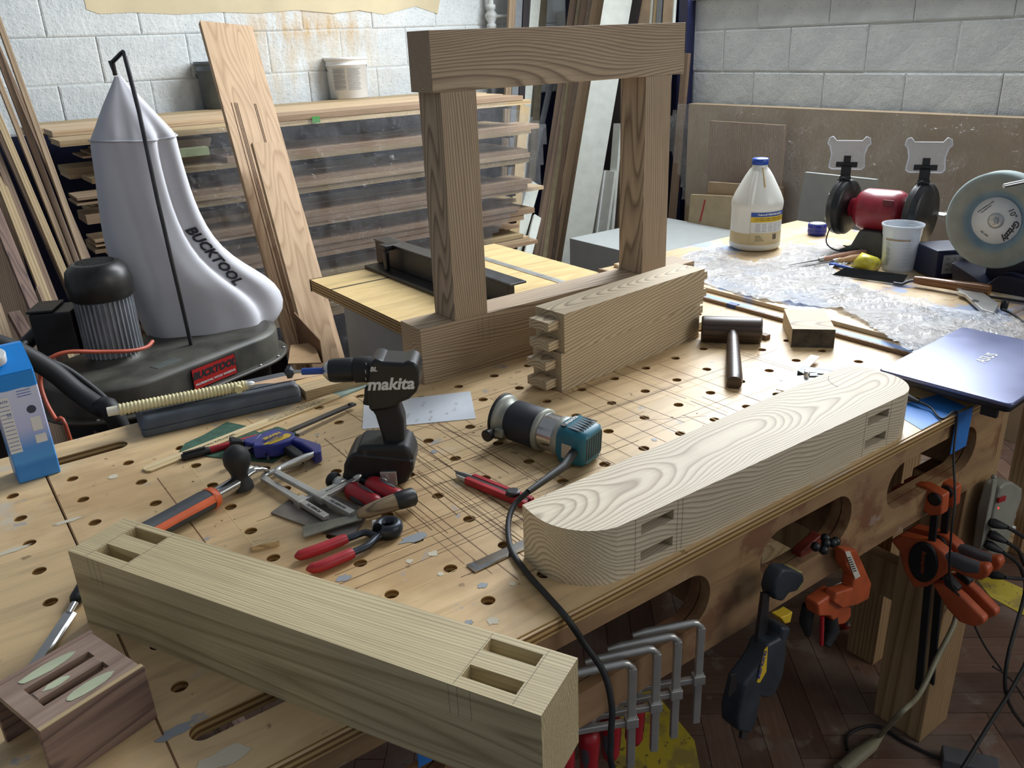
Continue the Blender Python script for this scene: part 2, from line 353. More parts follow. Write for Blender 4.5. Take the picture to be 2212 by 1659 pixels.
# floor with herringbone parquet
fl = put('floor', MB().box((-4.2, -4.2, -F - .05), (XW + .3, YW + .3, -F - .006)), plain('floor_base', '3b2d26', .6), kind='structure')
parq = NT('parquet'); tcx = parq.coords(); rv = parq.rand(); mp = parq.n('ShaderNodeMapping', i_Scale=(5, 60, 10)); parq.put(mp, 0, tcx)
gn = parq.noise(mp.outputs[0], 1.5, 4)
col = parq.ramp(rv, [(0, '5d4438'), (.5, '6f5648'), (1, '7d6252')]); col = parq.mix(.6, col, parq.ramp(gn, [(.3, (.55, .5, .47, 1)), (.65, WH)]), 'MULTIPLY')
geo = parq.n('ShaderNodeNewGeometry'); col = stains(parq, geo.outputs['Position'], col, [(2.5, .5, .62, '8c8178', .4, 1.), (9, .6, .66, 'a39c92', .3, 4.), (20, .68, .7, '2c211c', .5, 8.)])
parq.bump(gn, .2, .001); parq = parq.done(col, parq.math('MULTIPLY_ADD', gn, .2, .3))
W_, L_ = .072, .36
sm = MB().box((-L_ / 2 + .0008, -W_ / 2 + .0008, -.006), (L_ / 2 - .0008, W_ / 2 - .0008, 0)); 
strip = bpy.data.meshes.new('parquet_strip'); strip.from_pydata([tuple(p) for p in sm.v], [], sm.f); strip.materials.append(parq)
cells = []
for i in range(-60, 60):
    for j in range(-16, 16):
        # herringbone cell, rotated 45 degrees
        for kind in (0, 1):
            px, py = (i * W_ + j * 2 * L_ + L_ / 2, i * W_ + W_ / 2) if kind == 0 else (i * W_ + j * 2 * L_ + L_ + W_ / 2, i * W_ + W_ - L_ / 2)
            cells.append((px, py, kind))
ca, sa = math.cos(math.radians(-38)), math.sin(math.radians(-38)); vis = []
for px, py, kd in cells:
    X_, Y_ = px * ca - py * sa + .6, px * sa + py * ca - .4
    if -1.3 < X_ < XW and -1.1 < Y_ < 2.2:
        q = V3((X_, Y_, -F)) - CAM; dz = q.dot(R[2])
        if dz > .2:
            u = 1106 + FP * q.dot(R[0]) / dz; v = 829 + FP * q.dot(R[1]) / dz
            vis.append((0 if (-100 < u < 2350 and 700 < v < 1760 and not (u < 1150)) else 1, (V3((X_ - 1.2, Y_ + .6, 0))).length, X_, Y_, kd))
vis.sort(key=lambda a: (a[0], a[1]))
stuff = MB()
for n_, (g, dd, X_, Y_, kd) in enumerate(vis):
    ang = math.radians(-38 + (90 if kd else 0)); jz = rnd.uniform(-.0008, .0008)
    if n_ < 280:
        o = bpy.data.objects.new('parquet_strip', strip); C.objects.link(o); o.parent = fl
        o.matrix_basis = FM[fl.name].inverted() @ T(X_, Y_, -F + jz) @ rz(ang)
    elif n_ < 2200: stuff.box((-L_ / 2 + .0008, -W_ / 2 + .0008, -.006), (L_ / 2 - .0008, W_ / 2 - .0008, 0), T(X_, Y_, -F + jz) @ rz(ang))
put('parquet_strips', stuff, parq, fl, W=True, kind='stuff')
ypaint = NT('yellow_floor_paint'); yv = ypaint.coords(); ypaint = ypaint.done(stains(ypaint, yv, srgb('c2ae35'), [(14, .5, .6, '8c7b4c', .7, 1.), (40, .6, .65, '5d4438', .8, 3.)]), .6)
def poly_at(ptsuv, z, dz=.0008): return MB().prism([(Z(u, v, z).x, Z(u, v, z).y) for u, v in ptsuv], z, z + dz)
put('floor_marking', poly_at([(2110, 1252), (2150, 1245), (2240, 1285), (2240, 1345), (2140, 1290)], -F + .001), ypaint, fl, W=True)
put('floor_marking', poly_at([(1300, 1560), (1395, 1470), (1500, 1600), (1520, 1700), (1330, 1700)], -F + .001), ypaint, fl, W=True)
# pipe with valve on the back wall
pm = plain('painted_pipe', 'cfd2cf', .5)
t_ = thing('pipe', 'white painted vertical pipe with a round valve on the back wall beside the lumber', 'pipe', M4.Translation(Y(1061, 60, YW - .06)))
c0 = Y(1061, 36, YW - .06)
put('tube', MB().tube([c0 + V3((0, 0, .5)), c0, c0 - V3((0, 0, .5))], .017, 12), pm, t_, W=True)
put('valve_body', MB().lathe([(.02, -.07), (.028, -.065), (.028, -.04), (.02, -.035), (.036, 0), (.036, .012), (.02, .035), (.028, .04), (.028, .062), (.02, .066)], M4.Translation(c0)), pm, t_, W=True)
hd = put('valve_stem', MB().tube([c0, c0 + V3((.09, -.05, 0))], .010, 10), pm, t_, W=True)
hw = MB(); cc = c0 + V3((.095, -.053, 0)); fm = frame(cc, (0, 0, 1), z=(.09, -.05, 0))
hw.tube([fm @ V3((.042 * (1 + .12 * math.cos(k * 2.513)) * math.cos(k * math.pi / 10), .042 * (1 + .12 * math.cos(k * 2.513)) * math.sin(k * math.pi / 10), 0)) for k in range(21)], .006, 6)
for k in range(5): hw.tube([cc, fm @ V3((.042 * math.cos(k * 1.257), .042 * math.sin(k * 1.257), 0))], .004, 6)
put('handwheel', hw, pm, t_, W=True)
# ================================================================== WORKBENCH
S_ = .096; YF, YB = -.567, .47
bench = thing('workbench', 'plywood workbench with rows of round dog holes and oval cutouts in its front', 'workbench', (-.6, -.05, -F))
SEAM = -1.285; BX0, BX1 = -2.0, .400
benchmats = benchply
def benchtop(x0, x1):
    mb = MB().box((x0, YF, -.02), (x1, YB, 0)); c = MB()
    for i in range(-5, 20):
        for j in range(-4, 6):
            hx, hy = -i * S_, -j * S_
            if not (x0 + .02 < hx < x1 - .02) or hy > YB - .05: continue
            if hx < SEAM - .02 and j > 1: continue
            if j == -4 and i > 7 or j == 5 and i > 9: continue
            c.prism(circ(hx, hy, .0102, 20), -.03, .01)
    if x0 < -1.9:
        pass
    else:
        c.prism(rrect(-1.262, -.488, -.95, -.457, .0150), -.03, .01); c.prism(rrect(-1.27, .363, -1.132, .400, .0180), -.03, .01)
    o = put('bench_top', mb, benchply, bench, W=True)
    for p in c.v: p -= V3((-.6, -.05, -F))
    cut(o, c); return o
benchtop(SEAM + .001, BX1); benchtop(BX0, SEAM - .001)
# slot at the back edge, cut through the seam as its own dark recess
def stadium(x0, x1, z0, z1): return rrect(x0, z0, x1, z1, min((z1 - z0) / 2 - .0005, (x1 - x0) / 2 - .0005), 10)
apply_ = ply('apron_plywood', 'a5835a', layers=110)
tap = NT('apron_face'); v = tap.coords(); mp = tap.n('ShaderNodeMapping', i_Scale=(2.5, 10, 14)); tap.put(mp, 0, v); gr = tap.noise(mp.outputs[0], 1.5, 5, .6, .6)
cl_ = tap.ramp(gr, [(.3, '86674a'), (.55, 'a3835c'), (.8, 'b8996d')]); cl_ = stains(tap, v, cl_, [(9, .52, .60, '6d3f2a', .7, 2.), (3, .45, .6, '7c5f4a', .5, 6.), (14, .66, .7, 'b9b3a6', .3, 8.)])
apron_m = tap.done(cl_, .5)
def apron(y0, y1, name='apron', ext=.0):
    mb = MB().box((BX0, y0, -.212), (BX1 - .002, y1, -.0205)); c = MB()
    FR = frame((0, y1 + .02, 0), (1, 0, 0), (0, 0, 1))
    for a, b in ((-.03, .292), (-.392, -.142), (-.86, -.512), (-1.30, -.98), (-1.72, -1.42)): c.prism(stadium(a, b, -.15, -.052), -.06 + 0, .10, FR)
    o = put(name, mb, apron_m, bench, W=True)
    for p in c.v: p -= V3((-.6, -.05, -F))
    cut(o, c); return o
apron(YF, YF + .019); apron(YF + .022, YF + .040, 'apron_lining'); apron(YB - .019, YB)
for yy in (-.23, .13): apron(yy, yy + .018, 'rib')
for xx in (-1.93, -1.29, -.93, -.45, -.09, BX1 - .03): put('cross_rib', MB().box((xx, YF + .041, -.21), (xx + .018, YB - .02, -.021)), apron_m, bench, W=True)
put('edge_strip', MB().box((BX0, YF - .006, -.0195), (BX1 - .001, YF - .0005, -.0015)), benchply, bench, W=True, bevel=.0015)
legm = wood('leg_pine', 'b3946a', '8a6a48', axis='Z', ring=9, stretch=.04, vary=.1)
for (x0, y0) in ((.300, YF + .002), (.300, .33), (-1.85, YF + .045), (-1.85, .33)):
    if y0 < 0 and x0 > 0:
        put('leg', MB().prism([(x0, -F), (x0 + .128, -F), (x0 + .128, -.001), (x0 + .102, -.001), (x0 + .102, -.213), (x0, -.213)], 0, .123, frame((0, -.442, 0), (1, 0, 0), (0, 0, 1))), legm, bench, W=True, bevel=.003)
    else: put('leg', MB().box((x0, y0, -F), (x0 + .10, y0 + .12, -.213)), legm, bench, W=True, bevel=.003)
put('stretcher', MB().box((.34, -.442, -.60), (.38, .33, -.50)), legm, bench, W=True)
# saw kerfs scored in the top, thin dark or light lines joined into one part
kd, kl = MB(), MB()
def kerf(mb, x0, y0, x1, y1, w=.0007):
    d_ = V3((x1 - x0, y1 - y0, 0)); n = d_.cross(V3((0, 0, 1))).normalized() * w; a, b = V3((x0, y0, .00025)), V3((x1, y1, .00025))
    mb.add([a - n, b - n, b + n, a + n], [(0, 1, 2, 3)])
for k in range(60):      # across the bench (y direction), clustered round the working area
    x = rnd.choice([rnd.gauss(-.62, .10), rnd.uniform(-1.2, .25), rnd.gauss(-.2, .12), rnd.gauss(-.72, .08)]); s = rnd.gauss(0, .006)
    y0 = rnd.uniform(-.55, -.1); y1 = y0 + rnd.uniform(.15, .5); kerf(kd if k % 4 else kl, x, y0, x + s, min(y1, .45), rnd.choice((.0005, .0007, .0009)))
for k in range(46):      # along the bench
    y = rnd.choice([rnd.gauss(-.30, .09), rnd.uniform(-.5, .4), rnd.gauss(-.1, .05)]); x0 = rnd.uniform(-1.1, -.4); x1 = x0 + rnd.uniform(.2, .7)
    kerf(kd if k % 3 else kl, x0, y, min(x1, .38), y + rnd.gauss(0, .006), rnd.choice((.0005, .0007)))
for k in range(14):
    x = rnd.uniform(-1.1, 0); y = rnd.uniform(-.5, .3); a = rnd.uniform(0, 3.14); l = rnd.uniform(.08, .35); kerf(kd, x, y, min(x + l * math.cos(a), .38), max(min(y + l * math.sin(a), .45), -.55), .0004)
kerf(kd, SEAM, YF, SEAM + .003, YB, .0012)
put('saw_kerfs', kd, flat('kerf_dark', '6d4e2c'), bench, W=True, kind='stuff'); put('pale_saw_kerfs', kl, flat('kerf_pale', 'ddc287'), bench, W=True, kind='stuff')
# dried paint and glue drips
def blob(x, y, r_, z=.0004, n=14, st=1.): return MB().prism([(x + st * r_ * rnd.uniform(.65, 1.2) * math.cos(k * 6.283 / n), y + r_ * rnd.uniform(.65, 1.2) * math.sin(k * 6.283 / n)) for k in range(n)], z, z + .0002)
gp, gw = flat('grey_paint', '8e9398', .4), flat('pale_glue', 'c6bda6', .5)
for (u, v, r_, m, st) in ((893, 1163, .011, gp, 2.2), (936, 1196, .008, gw, 1), (884, 1213, .006, gw, 1), (938, 976, .007, gp, 1), (952, 1240, .005, gw, 1), (1043, 1265, .006, gp, 1.3), (1108, 1262, .005, gw, 1), (1014, 1345, .006, gp, 1), (1065, 1342, .008, gw, 1), (740, 1250, .008, gp, 1.6), (245, 1030, .010, gw, 1), (150, 1125, .007, gw, 3.5), (25, 1190, .008, gw, 3.5), (1413, 950, .006, gp, 1), (1690, 820, .008, gp, 1.3), (480, 1638, .013, gw, 2.4), (380, 1580, .010, gp, 2)):
    p = Z(u, v); put('paint_spot', blob(p.x, p.y, r_, st=st), m, bench, W=True)
# ================================================================== TIMBERS
def timber(name, label, M, L, W, H, mat, mort=(), cat='timber', bev=.0008):
    t = thing(name, label, cat, M); o = put('body', MB().box((0, 0, 0), (L, W, H)), mat, t)
    if mort:
        c = MB()
        for a, b in mort: c.box(a, b)
        cut(o, c)
    return t
# the long mortised beam in the foreground
bm = timber('mortised_beam', 'pale ash beam with two pairs of mortises, lying across the near front corner of the bench', frame((-1.311, -.179, 0), (.449, -.894, 0), (.894, .449, 0)), .678, .088, .113, ash_d,
    [((a, b, .035), (a + .062, b + .019, .2)) for a in (.034, .582) for b in (.0145, .0585)])
pen = flat('pencil_line', '6d6454', .7)
pl_ = MB()
for x in (.032, .0975, .580, .6465): pl_.box((x, .002, .1131), (x + .0004, .086, .1132))
for x in (.036, .046, .056, .575, .585, .60): pl_.box((x, -.0001, .075), (x + .0004, -.00005, .112))
put('pencil_marks', pl_, pen, bm, kind='stuff')
# rail with rounded ends
prof = []
def arc(cx, cy, r_, a0, a1, n=10, sy=1.): return [(cx + r_ * math.cos(math.radians(a0 + (a1 - a0) * k / n)), cy + sy * r_ * math.sin(math.radians(a0 + (a1 - a0) * k / n))) for k in range(n + 1)]
outline = [(-.765, -.430), (-.768, -.452)] + arc(-.690, -.470, .080, 180, 262, 12, 1.12) + [(-.669, -.5600), (-.02, -.5600)] + arc(-.012, -.485, .075, 275, 360, 10) + arc(.018, -.455, .045, 5, 90, 8) + [(-.05, -.4085)]
rt = thing('rounded_rail', 'wide ash rail with rounded ends and mortises in its front, with bold cathedral grain', 'timber', T(-.35, -.49, 0))
o = put('body', MB().prism(outline, 0, .089, T(.35, .49, 0)), ash_a, rt); c = MB()
for x in (-.657, -.116):
    for z in (.015, .059): c.box((x + .35, -.58 + .49, z), (x + .35 + .064, -.52 + .49, z + .0165))
cut(o, c)
am = MB()
for cx, a0 in ((-.690, 70), (-.012, 110)):
    am.tube([V3((cx + .052 * math.cos(math.radians(a0 + k * 9)) + .35, -.47 + .052 * math.sin(math.radians(a0 + k * 9)) + .49, .0891)) for k in range(8)], .0004, 4)
for x in (-.668, -.585, -.575, -.122, -.046): am.box((x + .35, -.5603 + .49, .002), (x + .3504, -.5601 + .49, .087))
put('pencil_marks', am, pen, rt, kind='stuff')
# dry-assembled frame standing at the back
fr = thing('timber_frame', 'tall dry-fitted frame of thick grey-brown ash posts and rails standing upright on the bench', 'frame', T(-.534, .248, 0))
W8 = .087
put('bottom_rail', MB().box((0, 0, 0), (.86, W8, .130)), ash_b, fr, bevel=.0006, seg=1)
put('post', MB().box((.091, 0, .1302), (.091 + W8, W8, .611)), ash_p, fr, bevel=.0006, seg=1)
put('post', MB().box((.663, 0, .1302), (.663 + W8, W8, .611)), ash_p, fr, bevel=.0006, seg=1)
put('top_rail', MB().box((.074, 0, .6112), (.792, W8, .727)), ash_b, fr, bevel=.0006, seg=1)
pm_ = MB()
for x, l in ((.20, .05), (.212, .06), (.23, .07), (.245, .05)): pm_.box((x - .05, -.0003, .128 - l), (x - .0496, -.0001, .128))
put('pencil_marks', pm_, pen, fr, kind='stuff')
# two tenoned stretchers stacked
for k, (ox, oy, z0, lab) in enumerate(((-.329, .017, 0, 'lower of two stacked ash stretchers with tenons at both ends, resting on the bench'), (-.323, .013, .0872, 'upper of two stacked ash stretchers, with swirling grain on top'))):
    M = frame((ox, oy, z0), (.9948, .1015, 0), (-.1015, .9948, 0)); t = timber('tenoned_stretcher', lab, M, .482, W8, .087, ash_c)
    put('shoulder', MB().box((.0005, .0005, .0005), (.001, .0865, .0865)), ash_c, t)
    for z in (.0095, .0525):
        put('tenon', MB().box((-.033, .014, z), (.0005, .073, z + .0195)), ash_c, t, bevel=.001, seg=1)
        put('tenon', MB().box((.4815, .014, z), (.515, .073, z + .0195)), ash_c, t, bevel=.001, seg=1)
# offcut block
p0 = Z(1708, 750); p1 = Z(1801, 752); dx = (p1 - p0); M = frame(p0, dx, z=(0, 0, 1))
ob = timber('offcut_block', 'small square ash offcut with weathered dark end grain, standing by the taped panel', M, dx.length, .16, .046, ash_c, cat='offcut')
eg = plain('dark_end_grain', '4a4338', .8, noise=.3, nscale=40, bump=.4)
put('end_grain', MB().box((.0005, -.0006, .0005), (dx.length - .0005, 0, .0455)), eg, ob)
# walnut mortising jig in the lower left corner
pa, pb, pc = V3((-1.287, -.414, 0)), V3((-1.394, -.449, 0)), V3((-1.316, -.321, 0))
M = frame(pb, (pa - pb), z=(0, 0, 1)); Lx = .113; Wy = .100; hz = .073
jig = thing('mortising_jig', 'walnut box with two slots and pale glue smears on top, near left corner', 'jig', M)
glue = plain('dried_glue', 'b9c0a0', .55, noise=.1)
jw = wood('jig_walnut', 'a08878', '8a7264', vary=.05, contour=8, cs=(2, 14.))
b = put('top_plate', MB().box((0, .0, hz - .008), (Lx, Wy, hz)), jw, jig); cc = MB()
for y in (.028, .058): cc.box((.020, y, hz - .02), (.093, y + .014, hz + .01))
cut(b, cc)
put('center_bar', MB().box((.021, .0425, hz - .006), (.092, .0575, hz + .0012)), jw, jig, bevel=.001, seg=1)
put('side_panel', MB().box((-.002, -.007, 0), (Lx + .002, -.0002, hz + .001)), walnut, jig, bevel=.0008, seg=1)
put('side_panel', MB().box((-.002, Wy + .0002, 0), (Lx + .002, Wy + .007, hz + .001)), walnut, jig, bevel=.0008, seg=1)
put('edge_band', MB().box((-.001, -.0072, hz + .0012), (Lx + .001, -.0005, hz + .002)), lumber_p, jig)
for (a, b_, c_, d_) in ((.02, .0755, .085, .0925), (.035, .006, .09, .024), (.03, .044, .06, .055)):
    g = MB().prism([(a + (c_ - a) * (.5 + .5 * math.cos(k * .524) * rnd.uniform(.85, 1.1)), b_ + (d_ - b_) * (.5 + .5 * math.sin(k * .524) * rnd.uniform(.8, 1.1))) for k in range(12)], hz + (.0013 if b_ > .04 and b_ < .05 else .0002), hz + (.0017 if b_ > .04 and b_ < .05 else .0007))
    put('glue_smear', g, glue, jig)
# ================================================================== TOOLS ON THE BENCH
def upright(O, xd):                # vertical plane through O containing horizontal direction xd; pixel -> local (x, z)
    xd = V3((xd[0], xd[1], 0)).normalized(); nn = V3((-xd.y, xd.x, 0)); M = frame(O, xd, z=(0, 0, 1))
    def q(u, v):
        k = ray(u, v); p = CAM + k * ((V3(O) - CAM).dot(nn) / k.dot(nn)); l = M.inverted() @ p; return (l.x, l.z)
    return M, q
UP = lambda th: M4(((1, 0, 0, 0), (0, 0, -1, th / 2), (0, 1, 0, 0), (0, 0, 0, 1)))   # lay an (x, z) outline upright, centred thickness th
# ---- cordless drill
M, q = upright(Z(828, 1030), (-.807, .589))
c = lambda x, y: q(640 + x / 5.183, 740 + y / 5.183)
dr_ = thing('cordless_drill', 'black cordless drill standing on its battery, with a blue-banded bit in the chuck', 'drill', M)
body = [c(*p) for p in ((840, 165), (900, 120), (960, 118), (1000, 145), (1220, 160), (1290, 130), (1370, 170), (1395, 260), (1395, 400), (1370, 480), (1290, 560), (1190, 600), (1150, 650), (1030, 680), (880, 700), (840, 680), (835, 500))]
put('housing', MB().prism(body, 0, .062, UP(.062)), black, dr_, bevel=.017, seg=5)
def hor(x, z): return c(x, z)
ax0, ax1 = c(375, 300), c(840, 310); zc = (ax0[1] + ax1[1]) / 2
MX = T(0, 0, zc) @ M4.Rotation(math.pi / 2, 4, 'Y')          # lathe axis z -> local x
r_b = (c(600, 170)[1] - c(600, 432)[1]) / 2 * 1.0
X0, X1, X2 = c(840, 310)[0], c(650, 310)[0], c(375, 310)[0]
put('torque_ring', MB().lathe([(r_b * .9, X0 - .01), (r_b * 1.06, X0), (r_b * 1.06, X1 - .002), (r_b * .95, X1)], MX, 28), rubber, dr_)
ck = put('chuck', MB().lathe([(r_b * .95, X1 + .0002), (r_b * 1.0, X1 + .004), (r_b * .98, X2 - .008), (r_b * .9, X2)], MX, 28), black, dr_)
X3 = c(298, 300)[0]
put('chuck_nose', MB().lathe([(r_b * .88, X2), (r_b * .8, X2 + .003), (r_b * .45, X3 - .001), (r_b * .35, X3)], MX, 24), chrome, ck)
X4, X5, X6 = c(60, 290)[0], c(-60, 290)[0], c(-110, 290)[0]
put('drill_bit', MB().lathe([(.003, X3 - .01), (.003, X6)], MX, 10), chrome, dr_)
put('bit_collar', MB().lathe([(.0058, X3 + .0005), (.0058, X4)], MX, 16), bluep, dr_, label='blue band round the drill bit')
put('bit_head', MB().lathe([(.004, X5 - .004), (.011, X5), (.012, X5 + .006), (.008, X6), (.003, X6 + .004)], MX, 8, smooth=False), dkmetal, dr_)
hd_ = [c(*p) for p in ((880, 640), (1180, 620), (1165, 680), (1215, 820), (1225, 1000), (1220, 1090), (975, 1110), (985, 1040), (900, 770), (860, 720))]
put('grip', MB().prism(hd_, 0, .038, UP(.038)), rubber, dr_, bevel=.013, seg=4)
put('trigger', MB().prism([c(*p) for p in ((770, 480), (860, 470), (870, 700), (745, 680), (765, 600))], 0, .018, UP(.018)), black, dr_, bevel=.004)
ft = [c(*p) for p in ((760, 1060), (1225, 1050), (1290, 1090), (1335, 1190), (1330, 1330), (1290, 1400), (700, 1400), (690, 1300), (700, 1160), (720, 1090))]
put('foot', MB().prism(ft, 0, .074, UP(.074)), rubber, dr_, bevel=.010, seg=4)
bt = [c(*p) for p in ((640, 1290), (690, 1240), (1300, 1300), (1350, 1340), (1350, 1430), (1280, 1570), (1150, 1610), (640, 1600), (585, 1480), (590, 1380))]
zmin = min(p[1] for p in bt); bt = [(x, max(z - zmin * 1, .0003)) for x, z in bt]
bat = put('battery', MB().prism(bt, 0, .078, UP(.078)), black, dr_, bevel=.006, seg=3)
SY = .0335                                  # text stands on the near face (+y local is toward the camera)
def face_text(s, u, v, size, yy, mat, shear=.25, **k):
    x, z = c(u, v); A = M @ T(x, 0, z)
    text(s, frame(A @ V3((0, yy, 0)), M.to_3x3() @ V3((-1, 0, 0)), z=M.to_3x3() @ V3((0, 1, 0))), size, mat, dr_, shear=shear, **k)
nd = 1 if (M.to_3x3() @ V3((0, 1, 0))).dot(CAM - V3(M.translation)) > 0 else -1
face_text('makita', 1080, 390, .029, nd * .0312, inkw, bold=.0009)
face_text('BL', 895, 225, .011, nd * .0312, inkw, bold=.0003)
face_text('BRUSHLESS', 960, 1273, .0080, nd * .0372, inkw, 0, bold=.0003)
face_text('makita', 800, 1548, .014, nd * .0392, inkw, bold=.0003)
for i in range(5): face_text(('MAKITA', 'DF00 18V', 'n0 0-1900', 'MADE', '00000')[i] if 0 else '-----', 810, 1110 + i * 18, .0042, nd * .0372, inkg, 0)
for v_ in (205, 272, 352):
    x, z = c(800, v_); yy = nd * math.sqrt(max((r_b * 1.065) ** 2 - (z - zc) ** 2, 0)); put('scale_mark', MB().box((x - .0006, yy - .0003, z - .003), (x + .0006, yy + .0003, z + .003)), inkw, dr_)
hk = MB(); x, z = c(1065, 1345); yy = nd * .043
hk.box((x - .014, min(yy - nd * .006, yy), z - .022), (x + .014, max(yy - nd * .006, yy), z + .004))
hook = put('belt_hook', hk, metal, dr_, bevel=.001)
x, z = c(1010, 1460); ring = [V3((x + .008 * math.cos(a * .524) - .006 * math.sin(a * .524) * .5, yy + nd * .006, z - .002 + .018 * math.sin(a * .524))) for a in range(13)]
put('hook_loop', MB().tube(ring, .002, 6), metal, hook)
# ---- trim router lying on its side
S, E2 = Z(1118, 915, .046), Z(1283, 985, .036)
S = V3((-.555, -.085, .046)); E2 = V3((-.497, -.262, .035))
A = (E2 - S).normalized(); M = frame(S, A, z=(0, 0, 1)); LX = M4.Rotation(math.pi / 2, 4, 'Y')
rt_ = thing('trim_router', 'teal, silver and black trim router lying on its side on the bench', 'router', M)
teal = plain('teal_plastic', '1a6478', .38, noise=.1); castg = plain('cast_grey', '9d9f95', .45, .3)
RA = M4.Rotation(math.pi / 2, 4, 'Y')
put('base_plate', MB().lathe([(.042, -.004), (.045, -.003), (.045, .001), (.042, .002)], RA, 32), black, rt_)
put('base_casting', MB().lathe([(.043, .0022), (.044, .006), (.040, .010), (.033, .016), (.031, .07), (.034, .074)], RA, 32), castg, rt_)
put('rubber_sleeve', MB().lathe([(.033, .022), (.0385, .028), (.0388, .083), (.036, .088)], RA, 32), plain('sleeve_rubber', '23272f', .6), rt_)
put('collar_ring', MB().lathe([(.0365, .0885), (.040, .089), (.040, .096), (.036, .098)], RA, 32), castg, rt_)
put('motor_barrel', MB().lathe([(.0345, .098), (.0345, .130)], RA, 32), chrome, rt_)
put('motor_ring', MB().lathe([(.0345, .1285), (.037, .130), (.037, .142), (.035, .144)], RA, 32), castg, rt_)
hs = MB(); rings = []
for x_, w_, h_ in ((.140, .036, .036), (.150, .0375, .0370), (.175, .036, .035), (.193, .034, .033), (.199, .028, .028)):
    rings.append([V3((x_, p[0], p[1])) for p in rrect(-w_, -h_, w_, h_, .014 if x_ > .141 else .034, 4)])
hs.loft(rings); hous = put('motor_housing', hs, teal, rt_)
for i in range(7): put('vent_slot', MB().box((.158, -.027 + i * .0085, .0352), (.188, -.0235 + i * .0085, .0362)), rubber, hous)
sgn = -1 if M.to_3x3()[0][1] * (CAM - S).x + M.to_3x3()[1][1] * (CAM - S).y < 0 else 1
for i in range(7): put('vent_slot', MB().box((.1915, -.026 + i * .008, -.020), (.1995, -.022 + i * .008, .022)), rubber, hous)
put('rating_plate', MB().box((.155, sgn * .0365, -.02), (.175, sgn * .0372, .008)), metal, hous)
text('makita', frame(M @ V3((.150, 0, .0374)), M.to_3x3() @ V3((0, 1, 0)) * (1 if M.to_3x3()[1][1] < 0 or 1 else -1), z=(0, 0, 1)), .014, inkw, hous, shear=.25, bold=.0003)
kb = put('clamp_knob', MB().lathe([(.003, .0), (.003, .012), (.011, .013), (.0115, .024), (.008, .0255)], T(.010, sgn * .041, -.012) @ M4.Rotation(-sgn * math.pi / 2, 4, 'X'), 18, smooth=False), black, rt_)
put('clamp_lug', MB().box((.012, min(sgn * .028, sgn * .044), -.020), (.030, max(sgn * .028, sgn * .044), -.004)), castg, rt_, bevel=.002)
put('clamp_lever', MB().tube([(.09, -sgn * .036, -.0), (.098, -sgn * .050, -.002), (.110, -sgn * .055, -.012)], [.008, .010, .007], 8), rubber, rt_)
put('depth_button', MB().lathe([(.006, .036), (.006, .0382)], T(.150, -.024, 0), 14), rubber, hous)
bs = Z(1205, 1040, .035); b0 = M @ V3((.178, sgn * .030, -.004))
put('cable_boot', MB().tube([b0, b0.lerp(Z(1190, 1045, .036), .5), Z(1140, 1063, .036)], [.0085, .0075, .0050], 10), rubber, rt_, W=True)
cb = [Z(1140, 1063, .036), Z(1112, 1090, .022), Z(1098, 1130, .012), Z(1104, 1185, .006), Z(1136, 1235, .006), Z(1182, 1287, .006), Y(1224, 1335, -.578), Y(1262, 1390, -.595), Y(1305, 1455, -.62), Y(1322, 1530, -.64), Y(1320, 1600, -.65), Y(1335, 1700, -.66), V3((-.70, -.70, -.60)), V3((-.55, -.72, -.90)), V3((-.3, -.8, -.915))]
put('power_cable', MB().tube(curve(cb, 8), .0046, 8), rubber, rt_, W=True)
